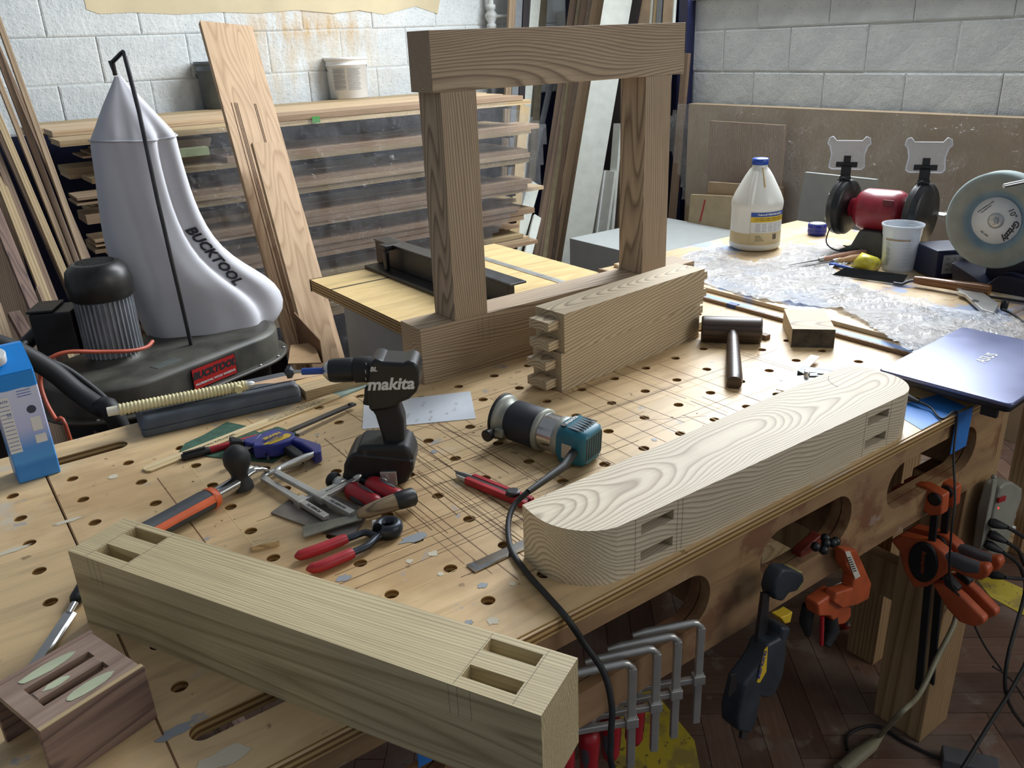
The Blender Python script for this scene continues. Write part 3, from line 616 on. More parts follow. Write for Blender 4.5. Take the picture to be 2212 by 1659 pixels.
# ---- F-clamp (bar, fixed jaw, sliding arm, threaded screw, handle); local x along the bar
pinkgrey = plain('grip_grey', '505055', .6)
def f_clamp(M, label, bar=.20, group='small bar clamps', jaw=.085, slide=.118, screw=.055, first=None, handle='redgrey'):
    t = thing('bar_clamp', label, 'clamp', M, group)
    put('bar', MB().box((.010, -.0060, -.0042), (bar, .0060, .0042)), metal, t, bevel=.0012)
    jm = MB(); rings = []
    for x_, y_, w_, h_ in ((.022, 0, .0060, .0045), (.008, .001, .0064, .0048), (.002, .006, .0065, .005), (0, .014, .0065, .005), (.001, .04, .0065, .0055), (.004, jaw * .8, .0072, .0065), (.006, jaw, .004, .005)):
        a = 0 if y_ < .005 else 1
        rings.append([V3((x_ + (0 if a == 0 else w_ * math.cos(k * .785)), y_ + (w_ * math.cos(k * .785) if a == 0 else 0), h_ * math.sin(k * .785))) for k in range(8)])
    put('fixed_jaw', MB().loft(rings), metal, t)
    sa = put('sliding_arm', MB().box((slide - .005, -.0095, -.0075), (slide + .012, .0095, .0075)).box((slide, .0095, -.004), (slide + .010, jaw - .014, .005)), metal, t, bevel=.0014)
    put('arm_eye', MB().lathe([(.008, -.009), (.0118, -.008), (.0118, .008), (.008, .009)], T(slide + .003, jaw - .006, 0) @ RA, 14), metal, sa)
    x0 = slide - .022; x1 = slide + screw
    put('swivel_pad', MB().lathe([(.008, x0), (.0148, x0 + .001), (.0148, x0 + .006), (.008, x0 + .008), (.006, x0 + .014)], T(0, jaw - .006, 0) @ RA, 16), rubber, t)
    put('screw', MB().lathe([((.0068 if k % 2 else .0054), x0 + .012 + k * (x1 - x0 - .012) / 44) for k in range(45)], T(0, jaw - .006, 0) @ RA, 12), black, t)
    h_ = put('handle', MB().lathe([(.008, x1), (.0140, x1 + .003), (.0165, x1 + .012), (.0165, x1 + .035), (.0140, x1 + .058), (.0145, x1 + .070), (.0105, x1 + .080), (.001, x1 + .083)], T(0, jaw - .006, 0) @ RA, 16), red, t)
    g = MB()
    for a0 in (0, 2.09, 4.19):
        rings = []
        for k in range(7):
            xx = x1 + .008 + k * .009; rr = .0169 - .0024 * abs(k - 2.5) / 3.5; hw_ = .45 * math.sin(math.pi * (k + .7) / 7.4)
            rings.append([V3((xx, jaw - .006 + rr * math.cos(a0 + 1.2 + hw_ * s), rr * math.sin(a0 + 1.2 + hw_ * s))) for s in (-1, -.33, .33, 1)])
        g.loft(rings, cap=False, closed=False)
    put('grip_inlay', g, pinkgrey, h_, label='grey rubber inlay')
    return t
# two lying on the bench, overlapping
for k, (J, Epx, tip, lab) in enumerate(((Z(562, 1030, .010), Z(705, 1118, .010), Z(645, 978, .010), 'silver bar clamp on the bench, the nearer of two lying together'), (Z(590, 1018, .022), Z(762, 1110, .012), Z(648, 975, .024), 'silver bar clamp on the bench, the farther of two lying together'))):
    xd = Epx - J; yd = tip - J; zz = xd.cross(yd).normalized(); flip = 1
    if zz.z < 0: zz = -zz; flip = -1
    M = frame(J, xd, z=zz)
    f = f_clamp(M, lab, bar=xd.length, slide=xd.length * .62, jaw=.085, screw=.030, group='bar clamps on the bench')
    if flip < 0: f.matrix_world = T(0, 0, F) @ frame(J, xd, z=zz) @ M4.Rotation(math.pi, 4, 'X')
    for s_ in ('POWERTEC',): text(s_, M @ T(xd.length * .83, 0, .0044) @ (rz(math.pi) if 1 else rz(0)), .0075, ink, f, W=True, shear=.2)
# four hanging on the lower edge of the apron
for k, (ux, x_) in enumerate(((1380, -.704), (1425, -.655), (1470, -.612), (1512, -.562))):
    labs = ('silver bar clamp hanging from the bench cutout, nearest the big beam', 'silver bar clamp hanging from the bench cutout, second from the big beam', 'silver bar clamp hanging from the bench cutout, third from the big beam', 'silver bar clamp hanging from the bench cutout, farthest from the big beam')
    M = frame((x_ + .004, -.592, -.118), (0, 0, -1), y=(-.90, .436, 0)); f = f_clamp(M, labs[k], bar=.195, jaw=.108, slide=.104, screw=.030, group='bar clamps hanging from the bench front')
# ---- hammer
Hc = Z(516, 1042, .018); g0, g1 = Z(497, 1053, .017), Z(322, 1152, .020)
M = frame(Hc, (g1 - Hc), z=(0, 0, 1)); hm = thing('hammer', 'claw hammer with orange and black grip and a round black rubber face pointing up', 'hammer', M)
LH = (g1 - Hc).length; orange = plain('orange_rubber', 'd8602c', .45)
put('shaft', MB().tube([(.0, 0, 0), (.03, 0, 0), (.05, 0, 0)], [.013, .012, .012], 12, flat=1.1), chrome, hm)
put('rubber_face', MB().lathe([(.021, -.012), (.020, -.004), (.0145, .007), (.0140, .015), (.0180, .025), (.0228, .036), (.0232, .047), (.019, .059), (.010, .066), (.001, .068)], T(-.004, 0, 0), 24), rubber, hm)
cw = MB()
for s in (-1, 1): cw.tube(curve([(-.008, s * .003, .006), (-.030, s * .005, .010), (-.050, s * .008, .004), (-.066, s * .010, -.010)], 4), [.008] * 6 + [.006] * 5 + [.003] * 2, 8, flat=.7)
put('claw', cw, chrome, hm)
gr_ = MB(); rings = []
Lg = (.052, .058, .075, .10, .14, .18, LH + .01, LH + .05)
for i, x_ in enumerate(Lg):
    h_ = 1.28 * (.0105, .0130, .0140, .0138, .0132, .0135, .0145, .0130)[i]; bow = -.004 * math.sin((x_ - .05) * 12)
    rings.append([V3((x_, bow + h_ * 1.15 * math.cos(k * .3927), h_ * math.sin(k * .3927))) for k in range(16)])
gb = put('grip', MB().loft(rings), plain('grip_black', '3a3d42', .6), hm)
os_ = []
for i, x_ in enumerate(Lg): 
    h_ = 1.28 * (.0105, .0130, .0140, .0138, .0132, .0135, .0145, .0130)[i] + .0006; bow = -.004 * math.sin((x_ - .05) * 12)
    sd = 1 if (M.to_3x3() @ V3((0, 1, 0))).y < 0 else -1
    os_.append([V3((x_, bow + h_ * 1.15 * math.cos(a), h_ * math.sin(a))) for a in ((.05, .28, .51, .74) if sd > 0 else (math.pi - .05, math.pi - .28, math.pi - .51, math.pi - .74))])
put('orange_stripe', MB().loft(os_, cap=False, closed=False), orange, gb, label='orange stripe along the grip')
put('orange_cuff', MB().lathe([(.0140, .0515), (.0172, .054), (.0185, .064), (.0180, .066)], RA @ M4.Diagonal((1, 1.12, 1, 1)), 20), orange, gb)
# ---- steel plate under the clamps, putty knife, pincers
pt = [Z(u, v, .0032) for u, v in ((585, 1107), (622, 1080), (700, 1062), (770, 1090), (790, 1120), (755, 1165), (700, 1150))]
put('steel_plate', MB().prism([(p.x, p.y) for p in pt], .0004, .0034), plain('worn_steel', '8a837b', .45, .7, .2), label='flat grey-brown steel scraper plate lying under the bar clamps', cat='scraper', W=True)
a, b = Z(652, 1152, .006), Z(778, 1116, .010); e = Z(900, 1088, .018)
M = frame(a, b - a, z=(0, 0, 1)); pk = thing('chisel', 'wide old chisel with a worn wooden handle and black butt, behind the pincers', 'chisel', M)
Lb = (b - a).length; put('blade', MB().prism([(0, -.015), (.004, .017), (Lb, .010), (Lb, -.010)], -.0015, .0018), plain('old_blade', '8e8e84', .35, .9, .2), pk, bevel=.0005, seg=1)
Lh = (e - b).length; hf = MB().tube([(Lb - .004, 0, .004), (Lb + .012, 0, .005), (Lb + .03, 0, .007), (Lb + Lh * .6, 0, .008), (Lb + Lh * .9, 0, .009), (Lb + Lh, 0, .009)], [.007, .0112, .0125, .0138, .0145, .011], 14)
put('handle', hf, wood('worn_handle', '9a8668', '5f5040', ring=12, stretch=.05), pk)
put('handle_butt', MB().lathe([(.0142, Lb + Lh * .66), (.0152, Lb + Lh * .75), (.0154, Lb + Lh * .98), (.011, Lb + Lh + .003)], T(0, 0, .0088) @ RA, 14), black, pk, label='black-stained butt end')
pn = thing('pincers', 'pair of steel pincers with long red dipped handles', 'pincers', frame(Z(820, 1150, .008), Z(650, 1215, .008) - Z(820, 1150, .008), z=(0, 0, 1)))
dsteel = plain('blackened_steel', '3b3f46', .38, .8, .15)
for P in ([(838, 1142), (815, 1158), (790, 1150), (760, 1160), (745, 1165)], [(838, 1150), (815, 1160), (795, 1178), (770, 1190), (758, 1196)]):
    put('arm', MB().tube(curve([Z(u, v, .010) for u, v in P], 4), [.0065 - .0000 * i for i in range(17)], 10, flat=.8), dsteel, pn, W=True)
for P in ([(748, 1163), (700, 1182), (660, 1196), (636, 1203)], [(762, 1194), (730, 1208), (690, 1224), (661, 1230)]):
    put('handle', MB().tube(curve([Z(u, v, .010) for u, v in P], 4), [.0082] + [.0092] * 8 + [.0086] * 2 + [.006, .002], 12, flat=.9), red, pn, W=True)
jw_ = MB(); cj = Z(838, 1140, .012)
jw_.tube([cj + V3((.0155 * math.cos(a), .0155 * math.sin(a), 0)) for a in [(-2.6 + i * .36) for i in range(16)]], .0085, 10, flat=1.4)
put('jaws', jw_, dsteel, pn, W=True); put('pivot', MB().lathe([(.006, 0), (.006, .019), (.004, .021)], T(*Z(812, 1150, .0)), 14), metal, pn, W=True)
# ---- wood chip offcut
p0 = Z(548, 1200); put('wood_chip', MB().prism([(0, 0), (.036, -.020), (.040, -.012), (.012, .014)], 0, .009, T(*Z(545, 1192)) @ rz(.25)), lumber_p, label='small triangular ash chip between the pincers and the big beam', cat='offcut', bevel=.0005)
# ---- utility knife
a, b = Z(985, 1022, .008), Z(1140, 1085, .008); M = frame(a, b - a, z=(0, 0, 1)); Lk = (b - a).length
uk = thing('utility_knife', 'red snap-off utility knife with a black wheel, beside the router', 'knife', M)
put('nose', MB().prism([(.0, -.002), (.012, -.009), (.036, -.010), (.036, .010), (.010, .008)], -.004, .003), metal, uk, bevel=.001)
put('blade', MB().prism([(-.006, .001), (.004, -.004), (.05, -.004), (.05, .005)], .003, .0042), dkmetal, uk)
kbm = MB().box((.032, -.0125, -.006), (Lk + .004, -.0025, .006)).box((.034, .0035, -.006), (Lk + .004, .0125, .006)).box((.030, -.012, -.0065), (Lk + .004, .012, -.002))
put('body', kbm, red, uk, bevel=.0015); put('slider_track', MB().box((.034, -.002, -.002), (Lk, .003, .0048)), dkmetal, uk)
put('lock_wheel', MB().lathe([(.0085, .004), (.0115, .0055), (.0118, .0115), (.009, .013)], T(Lk - .030, -.002, 0), 22, smooth=False), black, uk)
# ---- chisels (bright blade)
def chisel(a, b, w, label, hl=.1):
    M = frame(a, b - a, z=(0, 0, 1)); t = thing('chisel', label, 'chisel', M); L = (b - a).length
    put('blade', MB().prism([(0, -w), (L, -w * .95), (L, w * .95), (0, w)], -.0016, -.0006).add([V3(p) for p in ((.006, -w, -.0006), (L, -w * .95, -.0006), (L, w * .95, -.0006), (.006, w, -.0006), (.010, -w * .6, .0022), (L, -w * .6, .0026), (L, w * .6, .0026), (.010, w * .6, .0022))], [(0, 1, 5, 4), (1, 2, 6, 5), (2, 3, 7, 6), (3, 0, 4, 7), (4, 5, 6, 7)]), chrome, t)
    put('neck', MB().tube([(L - .001, 0, .001), (L + .02, 0, .003)], [.004, .005], 10), chrome, t)
    put('handle', MB().tube([(L + .02, 0, .004), (L + .025, 0, .005), (L + .06, 0, .006), (L + .02 + hl, 0, .007)], [.007, .0095, .0105, .0085], 12), black, t)
    return t
chisel(Z(1016, 1227, .003), Z(1138, 1172, .003), .0115, 'bright square-ended chisel lying half under the rounded rail', .09)
chisel(Z(72, 1442, .003), Z(150, 1325, .006), .010, 'steel chisel at the far left, beside the slotted walnut piece', .10)
# ---- joiner's mallet
mw = wood('dark_mallet', '4a3a30', '2b211c', ring=6, stretch=.05, rough=.38, vary=0)
e0, e1 = Z(1513, 745), Z(1645, 750); cdir = (e1 - e0).normalized(); nrm = V3((-cdir.y, cdir.x, 0)); R_h = .0315
M = frame(e0 + nrm * R_h + V3((0, 0, R_h)), cdir, z=(0, 0, 1)); ml = thing('mallet', 'dark wooden mallet with a round barrel head, resting on the bench', 'mallet', M); LM = (e1 - e0).length
put('head', MB().lathe([(R_h - .004, 0), (R_h - .001, .001), (R_h, .006), (R_h, LM - .006), (R_h - .001, LM - .001), (R_h - .004, LM)], RA, 28), mw, ml)
hp = M.inverted() @ Z(1586, 828, .013); hs_ = V3((LM * .52, 0, 0))
put('handle', MB().tube([hs_, hs_.lerp(hp, .35), hs_.lerp(hp, .7), hs_.lerp(hp, .95), hp], [.012, .015, .0175, .0185, .016], 14), mw, ml)
# ---- combination square
a, b = Z(1703, 815, .012), Z(1768, 768, .012); cs = thing('combination_square', 'small combination square with bright steel rule and black head', 'square', frame(a, b - a, z=(0, 0, 1)))
def zp(pts, z0, z1): return MB().prism([(Z(u, v, z1).x, Z(u, v, z1).y) for u, v in pts], z0, z1)
put('rule', zp([(1676, 840), (1703, 813), (1752, 766), (1770, 770), (1725, 815), (1706, 846)], .010, .0125), chrome, cs, W=True)
put('head', zp([(1722, 800), (1733, 790), (1806, 800), (1808, 806), (1780, 812), (1745, 812)], .0, .020), black, cs, W=True, bevel=.001)
put('head_recess', zp([(1738, 796), (1758, 797), (1762, 803), (1745, 804)], .0202, .0210), metal, cs, W=True); put('level_vial', zp([(1770, 801), (1790, 803), (1788, 808), (1766, 806)], .0202, .022), plain('vial', '5d6b52', .2), cs, W=True)
put('machined_jaw', zp([(1722, 812), (1750, 808), (1772, 813), (1755, 830), (1712, 842), (1712, 826)], .0, .017), metal, cs, W=True, bevel=.001)
put('lock_nut', MB().lathe([(.006, 0), (.006, .012), (.004, .014)], T(*Z(1742, 815, .017)), 12), chrome, cs, W=True)
# ---- note card under the drill
cps = [Z(u, v, .001) for u, v in ((783, 927), (1028, 904), (1016, 845), (786, 872))]
card = put('note_card', MB().prism([(p.x, p.y) for p in cps], .0006, .0012), plain('white_card', 'd5dbe2', .35, noise=.03), label='white card with faint pencilled sums, lying behind the drill', cat='card', W=True)
xd = (cps[1] - cps[0]).normalized(); pencil = flat('faint_pencil', '97968f', .7)
for (u, v, s) in ((915, 873, '2.5 x 4'), (880, 898, '=16.25'), (900, 908, '17.5'), (985, 872, '3.75'), (982, 884, '+ 2.5'), (930, 890, '28.5'), (930, 903, '14 1/4'), (965, 893, '10'), (850, 890, '31')):
    text(s, frame(Z(u, v, .0013), -xd, z=(0, 0, 1)) @ rz(1.3), .009, pencil, card, depth=.00005)
# ---- paint stirring stick and marker
a, b = Z(312, 1017, .002), Z(792, 828, .002); M = frame(a, b - a, z=(0, 0, 1)); L = (b - a).length
stk = thing('paint_stirrer', 'long pale wooden paint stirring stick with printed lettering and one grey-green dipped end', 'stirring stick', M)
put('stick', MB().prism([(0, -.006), (.006, -.0135), (L, -.0160), (L, .0160), (.006, .0135), (0, .006)], -.0018, .0022), wood('basswood', 'dcc79b', 'c4aa78', ring=10, stretch=.03, vary=0), stk, bevel=.0006, seg=1)
put('dipped_end', MB().box((L - .085, -.0163, -.002), (L + .0005, .0163, .0024)), plain('grey_green_paint', '8fa39b', .5), stk)
for i, s in enumerate(('PLEASE CONSULT THE LABEL FOR ALL SAFETY', 'DIRECTIONS BEFORE USE. STIR WELL AND OFTEN', 'WHILE APPLYING. CLEAN UP AFTER USE.')): text(s, M @ T(L * .64, .008 - i * .008, .0023), .0062, ink, stk, depth=.00005)
text('SHERWIN-WILLIAMS.', M @ T(L * .27, 0, .0023), .0105, ink, stk, depth=.00005, bold=.0001)
a, b = Z(392, 990, .006), Z(560, 945, .006); M = frame(a, b - a, z=(0, 0, 1)); L = (b - a).length
mk = thing('marker_pen', 'red marker pen with a black clip cap, lying on the stirring stick by the hammer', 'marker', M)
put('cap', MB().lathe([(.004, 0), (.0065, .001), (.0075, .008), (.0075, .050), (.007, .052)], T(0, 0, .001) @ RA, 14), black, mk); put('cap_clip', MB().box((.004, -.003, .0085), (.045, .003, .0105)), black, mk)
put('barrel', MB().lathe([(.0065, .052), (.0068, .054), (.0068, L - .005), (.005, L)], T(0, 0, .001) @ RA, 14), red, mk)
# ---- green abrasive cloth
gpts = [(388, 975), (400, 958), (440, 940), (490, 912), (530, 920), (560, 935), (600, 922), (640, 935), (640, 965), (590, 1000), (500, 992), (440, 985)]
put('green_cloth', poly_at(gpts, .0012, .0008), plain('green_cloth', '3b5c4a', .9, noise=.2, nscale=60), label='piece of dark green abrasive cloth under the stirring stick and marker', cat='abrasive cloth', W=True)
# ---- quick-grip clamp on the bench
navyp = plain('blue_nylon', '2c3384', .4, noise=.1)
a, b = Z(500, 985, .020), Z(765, 872, .010); M = frame(a, b - a, z=(0, 0, 1)); L = (b - a).length
qg = thing('trigger_clamp', 'blue clamp with yellow printed label, lying behind the hammer', 'clamp', M)
put('bar', MB().box((-.01, -.007, -.0025), (L, .007, .0025)), dkmetal, qg, bevel=.0006, seg=1); put('bar_stop', MB().lathe([(.004, .0025), (.004, .005)], T(L - .012, 0, 0), 10), dkmetal, qg)
loc = lambda u, v, z=.03: (lambda p: (p.x, p.y))(M.inverted() @ Z(u, v, z))
def poly_l(pts, z=.03): return [loc(380 + x / 5.821, 900 + y / 5.821, z) for x, y in pts]
hb = put('body', MB().prism(poly_l([(960, 330), (1100, 200), (1240, 150), (1480, 190), (1510, 250), (1430, 300), (1260, 360), (1130, 380), (980, 390)]), -.012, .014), navyp, qg, bevel=.004, seg=3)
lb = MB().prism(poly_l([(1090, 345), (1230, 250), (1390, 190), (1445, 200), (1430, 235), (1280, 300), (1190, 335)], .0345), .0143, .0148)
lab_ = put('yellow_label', lb, yellow, hb)
A_ = M @ V3((0, 0, 0)); p_ = Z(380 + 1210 / 5.821, 900 + 245 / 5.821, .0345); text('IRWIN', frame(V3((p_.x, p_.y, .0353)), b - a, z=(0, 0, 1)), .013, yellow, hb, bold=.0005)
p_ = Z(380 + 1255 / 5.821, 900 + 280 / 5.821, .0345); text('QUICK-GRIP', frame(V3((p_.x, p_.y, .0356)), b - a, z=(0, 0, 1)), .0065, navyp, hb, bold=.0003)
put('trigger', MB().prism(poly_l([(1270, 340), (1400, 300), (1600, 450), (1600, 520), (1500, 500), (1400, 420)], .02), -.012, .004), rubber, qg, bevel=.003)
put('handle', MB().prism(poly_l([(1380, 290), (1500, 250), (1820, 350), (1830, 440), (1740, 480), (1700, 430), (1560, 340)], .025), -.013, .011), navyp, qg, bevel=.004, seg=3)
put('jaw_arm', MB().prism(poly_l([(840, 290), (1090, 200), (1000, 310), (960, 350), (850, 320)], .025), -.012, .008), navyp, qg, bevel=.003)
put('jaw_pad', MB().prism(poly_l([(660, 270), (720, 255), (860, 300), (850, 330), (700, 330)], .025), -.014, .009), rubber, qg, bevel=.003)
put('release_lever', MB().tube([V3((*p, -.004)) for p in poly_l([(1040, 380), (1110, 410), (1150, 470), (1155, 510)], .02)], .0025, 8), dkmetal, qg)
# ---- plastic tool case
p0, p1 = Z(310, 948), Z(655, 868); xd = p1 - p0; M = frame(p0, xd, z=(0, 0, 1)); L = xd.length
cs_ = thing('tool_case', 'long dark grey-blue plastic tool case on the back edge of the bench, under the saw', 'case', M); cmat = plain('blue_grey_plastic', '4a5159', .5, noise=.15, bump=.1)
put('lower_shell', MB().prism(rrect(0, 0, L, .105, .010), .0005, .017), cmat, cs_, bevel=.003); 
lid = MB(); rings = []
for z_, i_ in ((.018, 0), (.034, .002), (.040, .008), (.041, .014)): rings.append([V3((p[0], p[1], z_)) for p in rrect(i_, i_, L - i_, .105 - i_, .012)])
put('lid', lid.loft(rings), cmat, cs_); put('hinge_rib', MB().box((.01, .030, .0405), (L - .01, .034, .043)), cmat, cs_, bevel=.001)
# ---- pull saw with rattan-wrapped handle
a, b = Z(232, 890, .055), Z(535, 832, .058); e = Z(790, 800, .060); M = frame(a, b - a, z=(0, 0, 1)); L = (b - a).length
sw = thing('pull_saw', 'pull saw with a cream cane-wrapped handle, resting on the tool case', 'saw', M); cream = plain('cream_cane', 'd9cd9c', .45, noise=.08)
put('handle_core', MB().tube([(0, 0, 0), (.025, 0, 0), (L * .5, 0, 0), (L, 0, 0)], [.0092, .0095, .0095, .0095], 16), plain('cream_end', 'dcd4bb', .5), sw)
n_ = 34; prof_ = []
for k in range(n_ * 4 + 1): prof_.append((.0112 + .0013 * math.sin(k * math.pi / 2), .022 + (L - .026) * k / (n_ * 4)))
put('cane_wrap', MB().lathe(prof_, RA, 18), cream, sw); put('wrap_tie', MB().lathe([(.008, -.010), (.009, 0), (.008, .010)], T(L - .02, -.008, 0) @ M4.Rotation(1.57, 4, 'X'), 12), cream, sw)
put('ferrule', MB().lathe([(.0085, L), (.0075, L + .010), (.005, L + .014)], RA, 14), metal, sw)
el = M.inverted() @ e; LL = el.x; bl = [(L + .01, .006)]; bl += [(LL, .024), (LL, -.028)]
nt = 70
for k in range(nt, -1, -1):
    x_ = L + .05 + (LL - L - .05) * k / nt; y_ = -.018 - .010 * k / nt; bl.append((x_, y_ - (.0016 if k % 2 else 0)))
bl += [(L + .035, -.010), (L + .01, -.004)]
put('blade', MB().prism(bl, -.0004, .0004), plain('saw_steel_reflection', 'd6b596', .38, .55, .08), sw)  # coppery reflection on the blade is put into its base colour
# ---- two strips of wood by the saw
put('wood_strip', MB().box((0, 0, 0), (.145, .05, .022), frame(Z(662, 866, 0), Z(775, 838) - Z(662, 866), z=(0, 0, 1))), lumber_p, label='pale wooden strip lying between the case and the frame, below the saw blade', cat='wood strip', bevel=.001)
# ---- water carton
pA, pB = Z(42, 1047), Z(133, 1020); xd = pB - pA; M = frame(pA, xd, z=(0, 0, 1)); wct = xd.length; hct = .205
ct = thing('drink_carton', 'blue and white water carton with white screw cap at the left edge', 'carton', M)
cm = NT('carton_print'); s_ = cm.n('ShaderNodeSeparateXYZ'); v = cm.coords(); cm.put(s_, 0, v); zz = cm.math('MULTIPLY', s_.outputs[2], 1 / .21)
nz = cm.noise(v, 40, 2); col = cm.ramp(cm.math('ADD', zz, cm.math('MULTIPLY', nz, .03)), [(0, '3f8fd6'), (.16, '2f7fcd'), (.2, '4b9adf'), (.32, '4f93dc'), (.5, 'b9bfe6'), (.8, 'c9cfe8'), (.845, 'cfd5ea'), (.85, '1f86d8'), (1, '1f86d8')])
cm = cm.done(col, .38)
put('body', MB().box((0, 0, 0), (wct, .062, hct)), cm, ct, bevel=.003)
put('gable', MB().add([V3(p) for p in ((0, 0, hct), (wct, 0, hct), (wct, .062, hct), (0, .062, hct), (.002, .044, hct + .038), (wct - .002, .044, hct + .038), (wct - .002, .062, hct + .036), (.002, .062, hct + .036))], [(0, 1, 5, 4), (4, 5, 6, 7), (1, 2, 6, 5), (0, 4, 7, 3), (2, 3, 7, 6)]), plain('carton_blue', '1f86d8', .35, noise=.03), ct)
put('screw_cap', MB().lathe([(.013, -.002), (.0145, 0), (.0145, .016), (.013, .018)], T(.022, .018, hct + .022) @ M4.Rotation(.55, 4, 'X'), 24), white, ct)
pan = put('nutrition_panel', MB().box((.001, -.0008, .060), (.020, -.0002, .165)), white, ct)
for i in range(12): put('print_line', MB().box((.002, -.0012, .066 + i * .0075), (.0185, -.0009, .0668 + i * .0075)), bluep, pan)
text('Facts', M @ T(.010, -.001, .158) @ M4.Rotation(math.pi / 2, 4, 'X'), .008, bluep, pan, depth=.0001)
text('35', M @ T(.0145, -.0012, .132) @ M4.Rotation(math.pi / 2, 4, 'X'), .008, bluep, pan, depth=.0001)
for x_, z_, r_ in ((.050, .133, .0075), (.054, .108, .006)):
    put('round_mark', MB().prism(circ(x_, z_, r_), 0, .0003, M4.Rotation(math.pi / 2, 4, 'X')), plain('mark_ink', '3a3f55', .5), ct)
put('recycling_mark', MB().box((.044, -.0006, .092), (.060, -.0002, .118)), white, ct); put('forest_mark', MB().box((.044, -.0006, .068), (.062, -.0002, .084)), white, ct)
for i in range(3): put('print_line', MB().box((.034, -.0006, .160 + i * .005), (.056, -.0002, .161 + i * .005)), bluep, ct)
# ---- laptop
LZ = .0445
lc = [Z(1897, 797, LZ), Z(2186, 874, LZ), Z(2007, 686, LZ)]
M = frame(lc[0], lc[1] - lc[0], z=(0, 0, 1)); wl_ = (lc[1] - lc[0]).length; dl = .385
lap_corners = [M @ V3(q_) for q_ in ((-.012, -.012, 0), (wl_ + .012, -.012, 0), (wl_ + .012, dl + .012, 0), (-.012, dl + .012, 0))]
lp = thing('laptop', 'closed dark blue laptop on the right front corner of the bench', 'laptop', M @ T(0, 0, -.0238))
lid_m = plain('laptop_lid', '6a7196', .3, .45, .04, coat=.3); lpb = plain('laptop_black', '14161f', .4)
put('base', MB().prism(rrect(.004, .004, wl_ - .004, dl, .012), .003, .014), lpb, lp, bevel=.002); put('lid', MB().prism(rrect(0, 0, wl_, dl, .012), .0145, .0235), lid_m, lp, bevel=.003, seg=3)
[put('rubber_foot', MB().box((a, .02, -.0205), (a + .03, .03, .003)), rubber, lp) for a in (.02, .20)]
ap = Z(2132, 773, LZ); text('ASUS', frame(ap + V3((0, 0, .0003)), V3((lc[1] - lc[0]).normalized()) * -1, z=(0, 0, 1)) @ rz(math.radians(-90)), .030, inkw, lp, depth=.0001, bold=.0004)
pc = thing('laptop_cable', 'thin black laptop power cable draped over the taped bench edge to the floor', 'cable', M4.Translation(Z(1955, 855, .008)))
put('plug', MB().tube([Z(1950, 852, .012), Z(1962, 858, .012), Z(1985, 868, .011)], [.005, .007, .0035], 10), rubber, pc, W=True)
pts = [Z(1985, 868, .011), Z(2010, 880, .008), Z(2035, 905, .004), V3((.175, -.572, .004)), Y(2060, 980, -.60), Y(2063, 1080, -.645), Y(2055, 1150, -.66), Y(2052, 1250, -.66), Y(2075, 1290, -.66), Y(2098, 1315, -.66), Y(2105, 1350, -.68), Y(2130, 1400, -.68), Y(2165, 1450, -.68), Y(2145, 1440, -.69), Y(2190, 1475, -.69), Y(2240, 1560, -.69), V3((.55, -.72, -.91))]
put('cord', MB().tube(curve(pts, 6), .0022, 6), rubber, pc, W=True)
# ---- blue masking tape over the bench edge
tape = plain('blue_tape', '2f78c8', .5, noise=.06, nscale=30)
tp = [Z(u, v, .0005) for u, v in ((1950, 850), (2070, 880)) ]
tb = thing('masking_tape', 'strip of blue masking tape stuck over the front edge of the bench below the laptop', 'tape', (.17, -.568, 0))
put('flat_strip', MB().prism([(.06, -.567), (.10, -.470), (.24, -.500), (.222, -.567)], .0004, .0008), tape, tb, W=True); put('hanging_strip', MB().box((.172, -.5755, -.085), (.232, -.5737, .0008)), tape, tb, W=True)
put('tape_piece', MB().box((0, 0, 0), (.05, .0012, .03), frame(Y(905, 1659, -.60), (1, 0, 0), z=(0, 0, 1))), tape, label='small blue tape piece on the bench front below the big beam', cat='tape')
# ================================================================== SECOND TABLE AND WHAT STANDS ON IT
TZ = .020
def Dp(u, v, D): return CAM + ray(u, v) * D
t2 = thing('assembly_table', 'plywood-topped table smeared with blue paint beyond the bench, partly sheeted in plastic', 'table', (.9, .15, -F))
pt2 = NT('painted_table_ply'); v = pt2.coords(); mp = pt2.n('ShaderNodeMapping', i_Scale=(3, 12, 5)); pt2.put(mp, 0, v)
b_ = pt2.ramp(pt2.noise(mp.outputs[0], 1.6, 5), [(.3, 'b79a72'), (.7, 'd3bc95')])
b_ = stains(pt2, v, b_, [(4, .56, .62, '8fa6cc', .8, 2.), (9, .6, .66, '5f7db5', .5, 7.), (18, .64, .7, '7d6a55', .6, 3.), (6, .60, .66, 'd9d6cc', .7, 9.)])
pt2 = pt2.done(b_, .4)
put('table_top', MB().box((.4025, -.40, -.016), (1.41, .715, .0085)), pt2, t2, W=True)
put('cover_sheet', MB().box((.446, -.36, .0088), (1.40, .70, TZ)), pt2, t2, W=True, bevel=.001, seg=1)
put('apron', MB().box((.41, -.38, -.2), (.43, .70, -.0165)).box((1.38, -.38, -.2), (1.40, .70, -.0165)).box((.431, .68, -.2), (1.379, .70, -.0165)).box((.431, -.38, -.2), (1.379, -.36, -.0165)), apron_m, t2, W=True, kind='stuff')
for x in (.46, 1.29):
    for y in (-.34, .58): put('leg', MB().box((x, y, -F), (x + .08, y + .08, -.0168)), legm, t2, W=True)
put('edge_lipping', MB().box((.394, -.40, .0005), (.4022, .715, .010)), lumber_b, t2, W=True)
put('tape_band', MB().box((.393, .155, -.0), (.412, .185, .0112)), plain('dark_blue_tape', '24427f', .5), t2, W=True)
tape2 = plain('pale_blue_tape', '7ea0d6', .5, noise=.1)
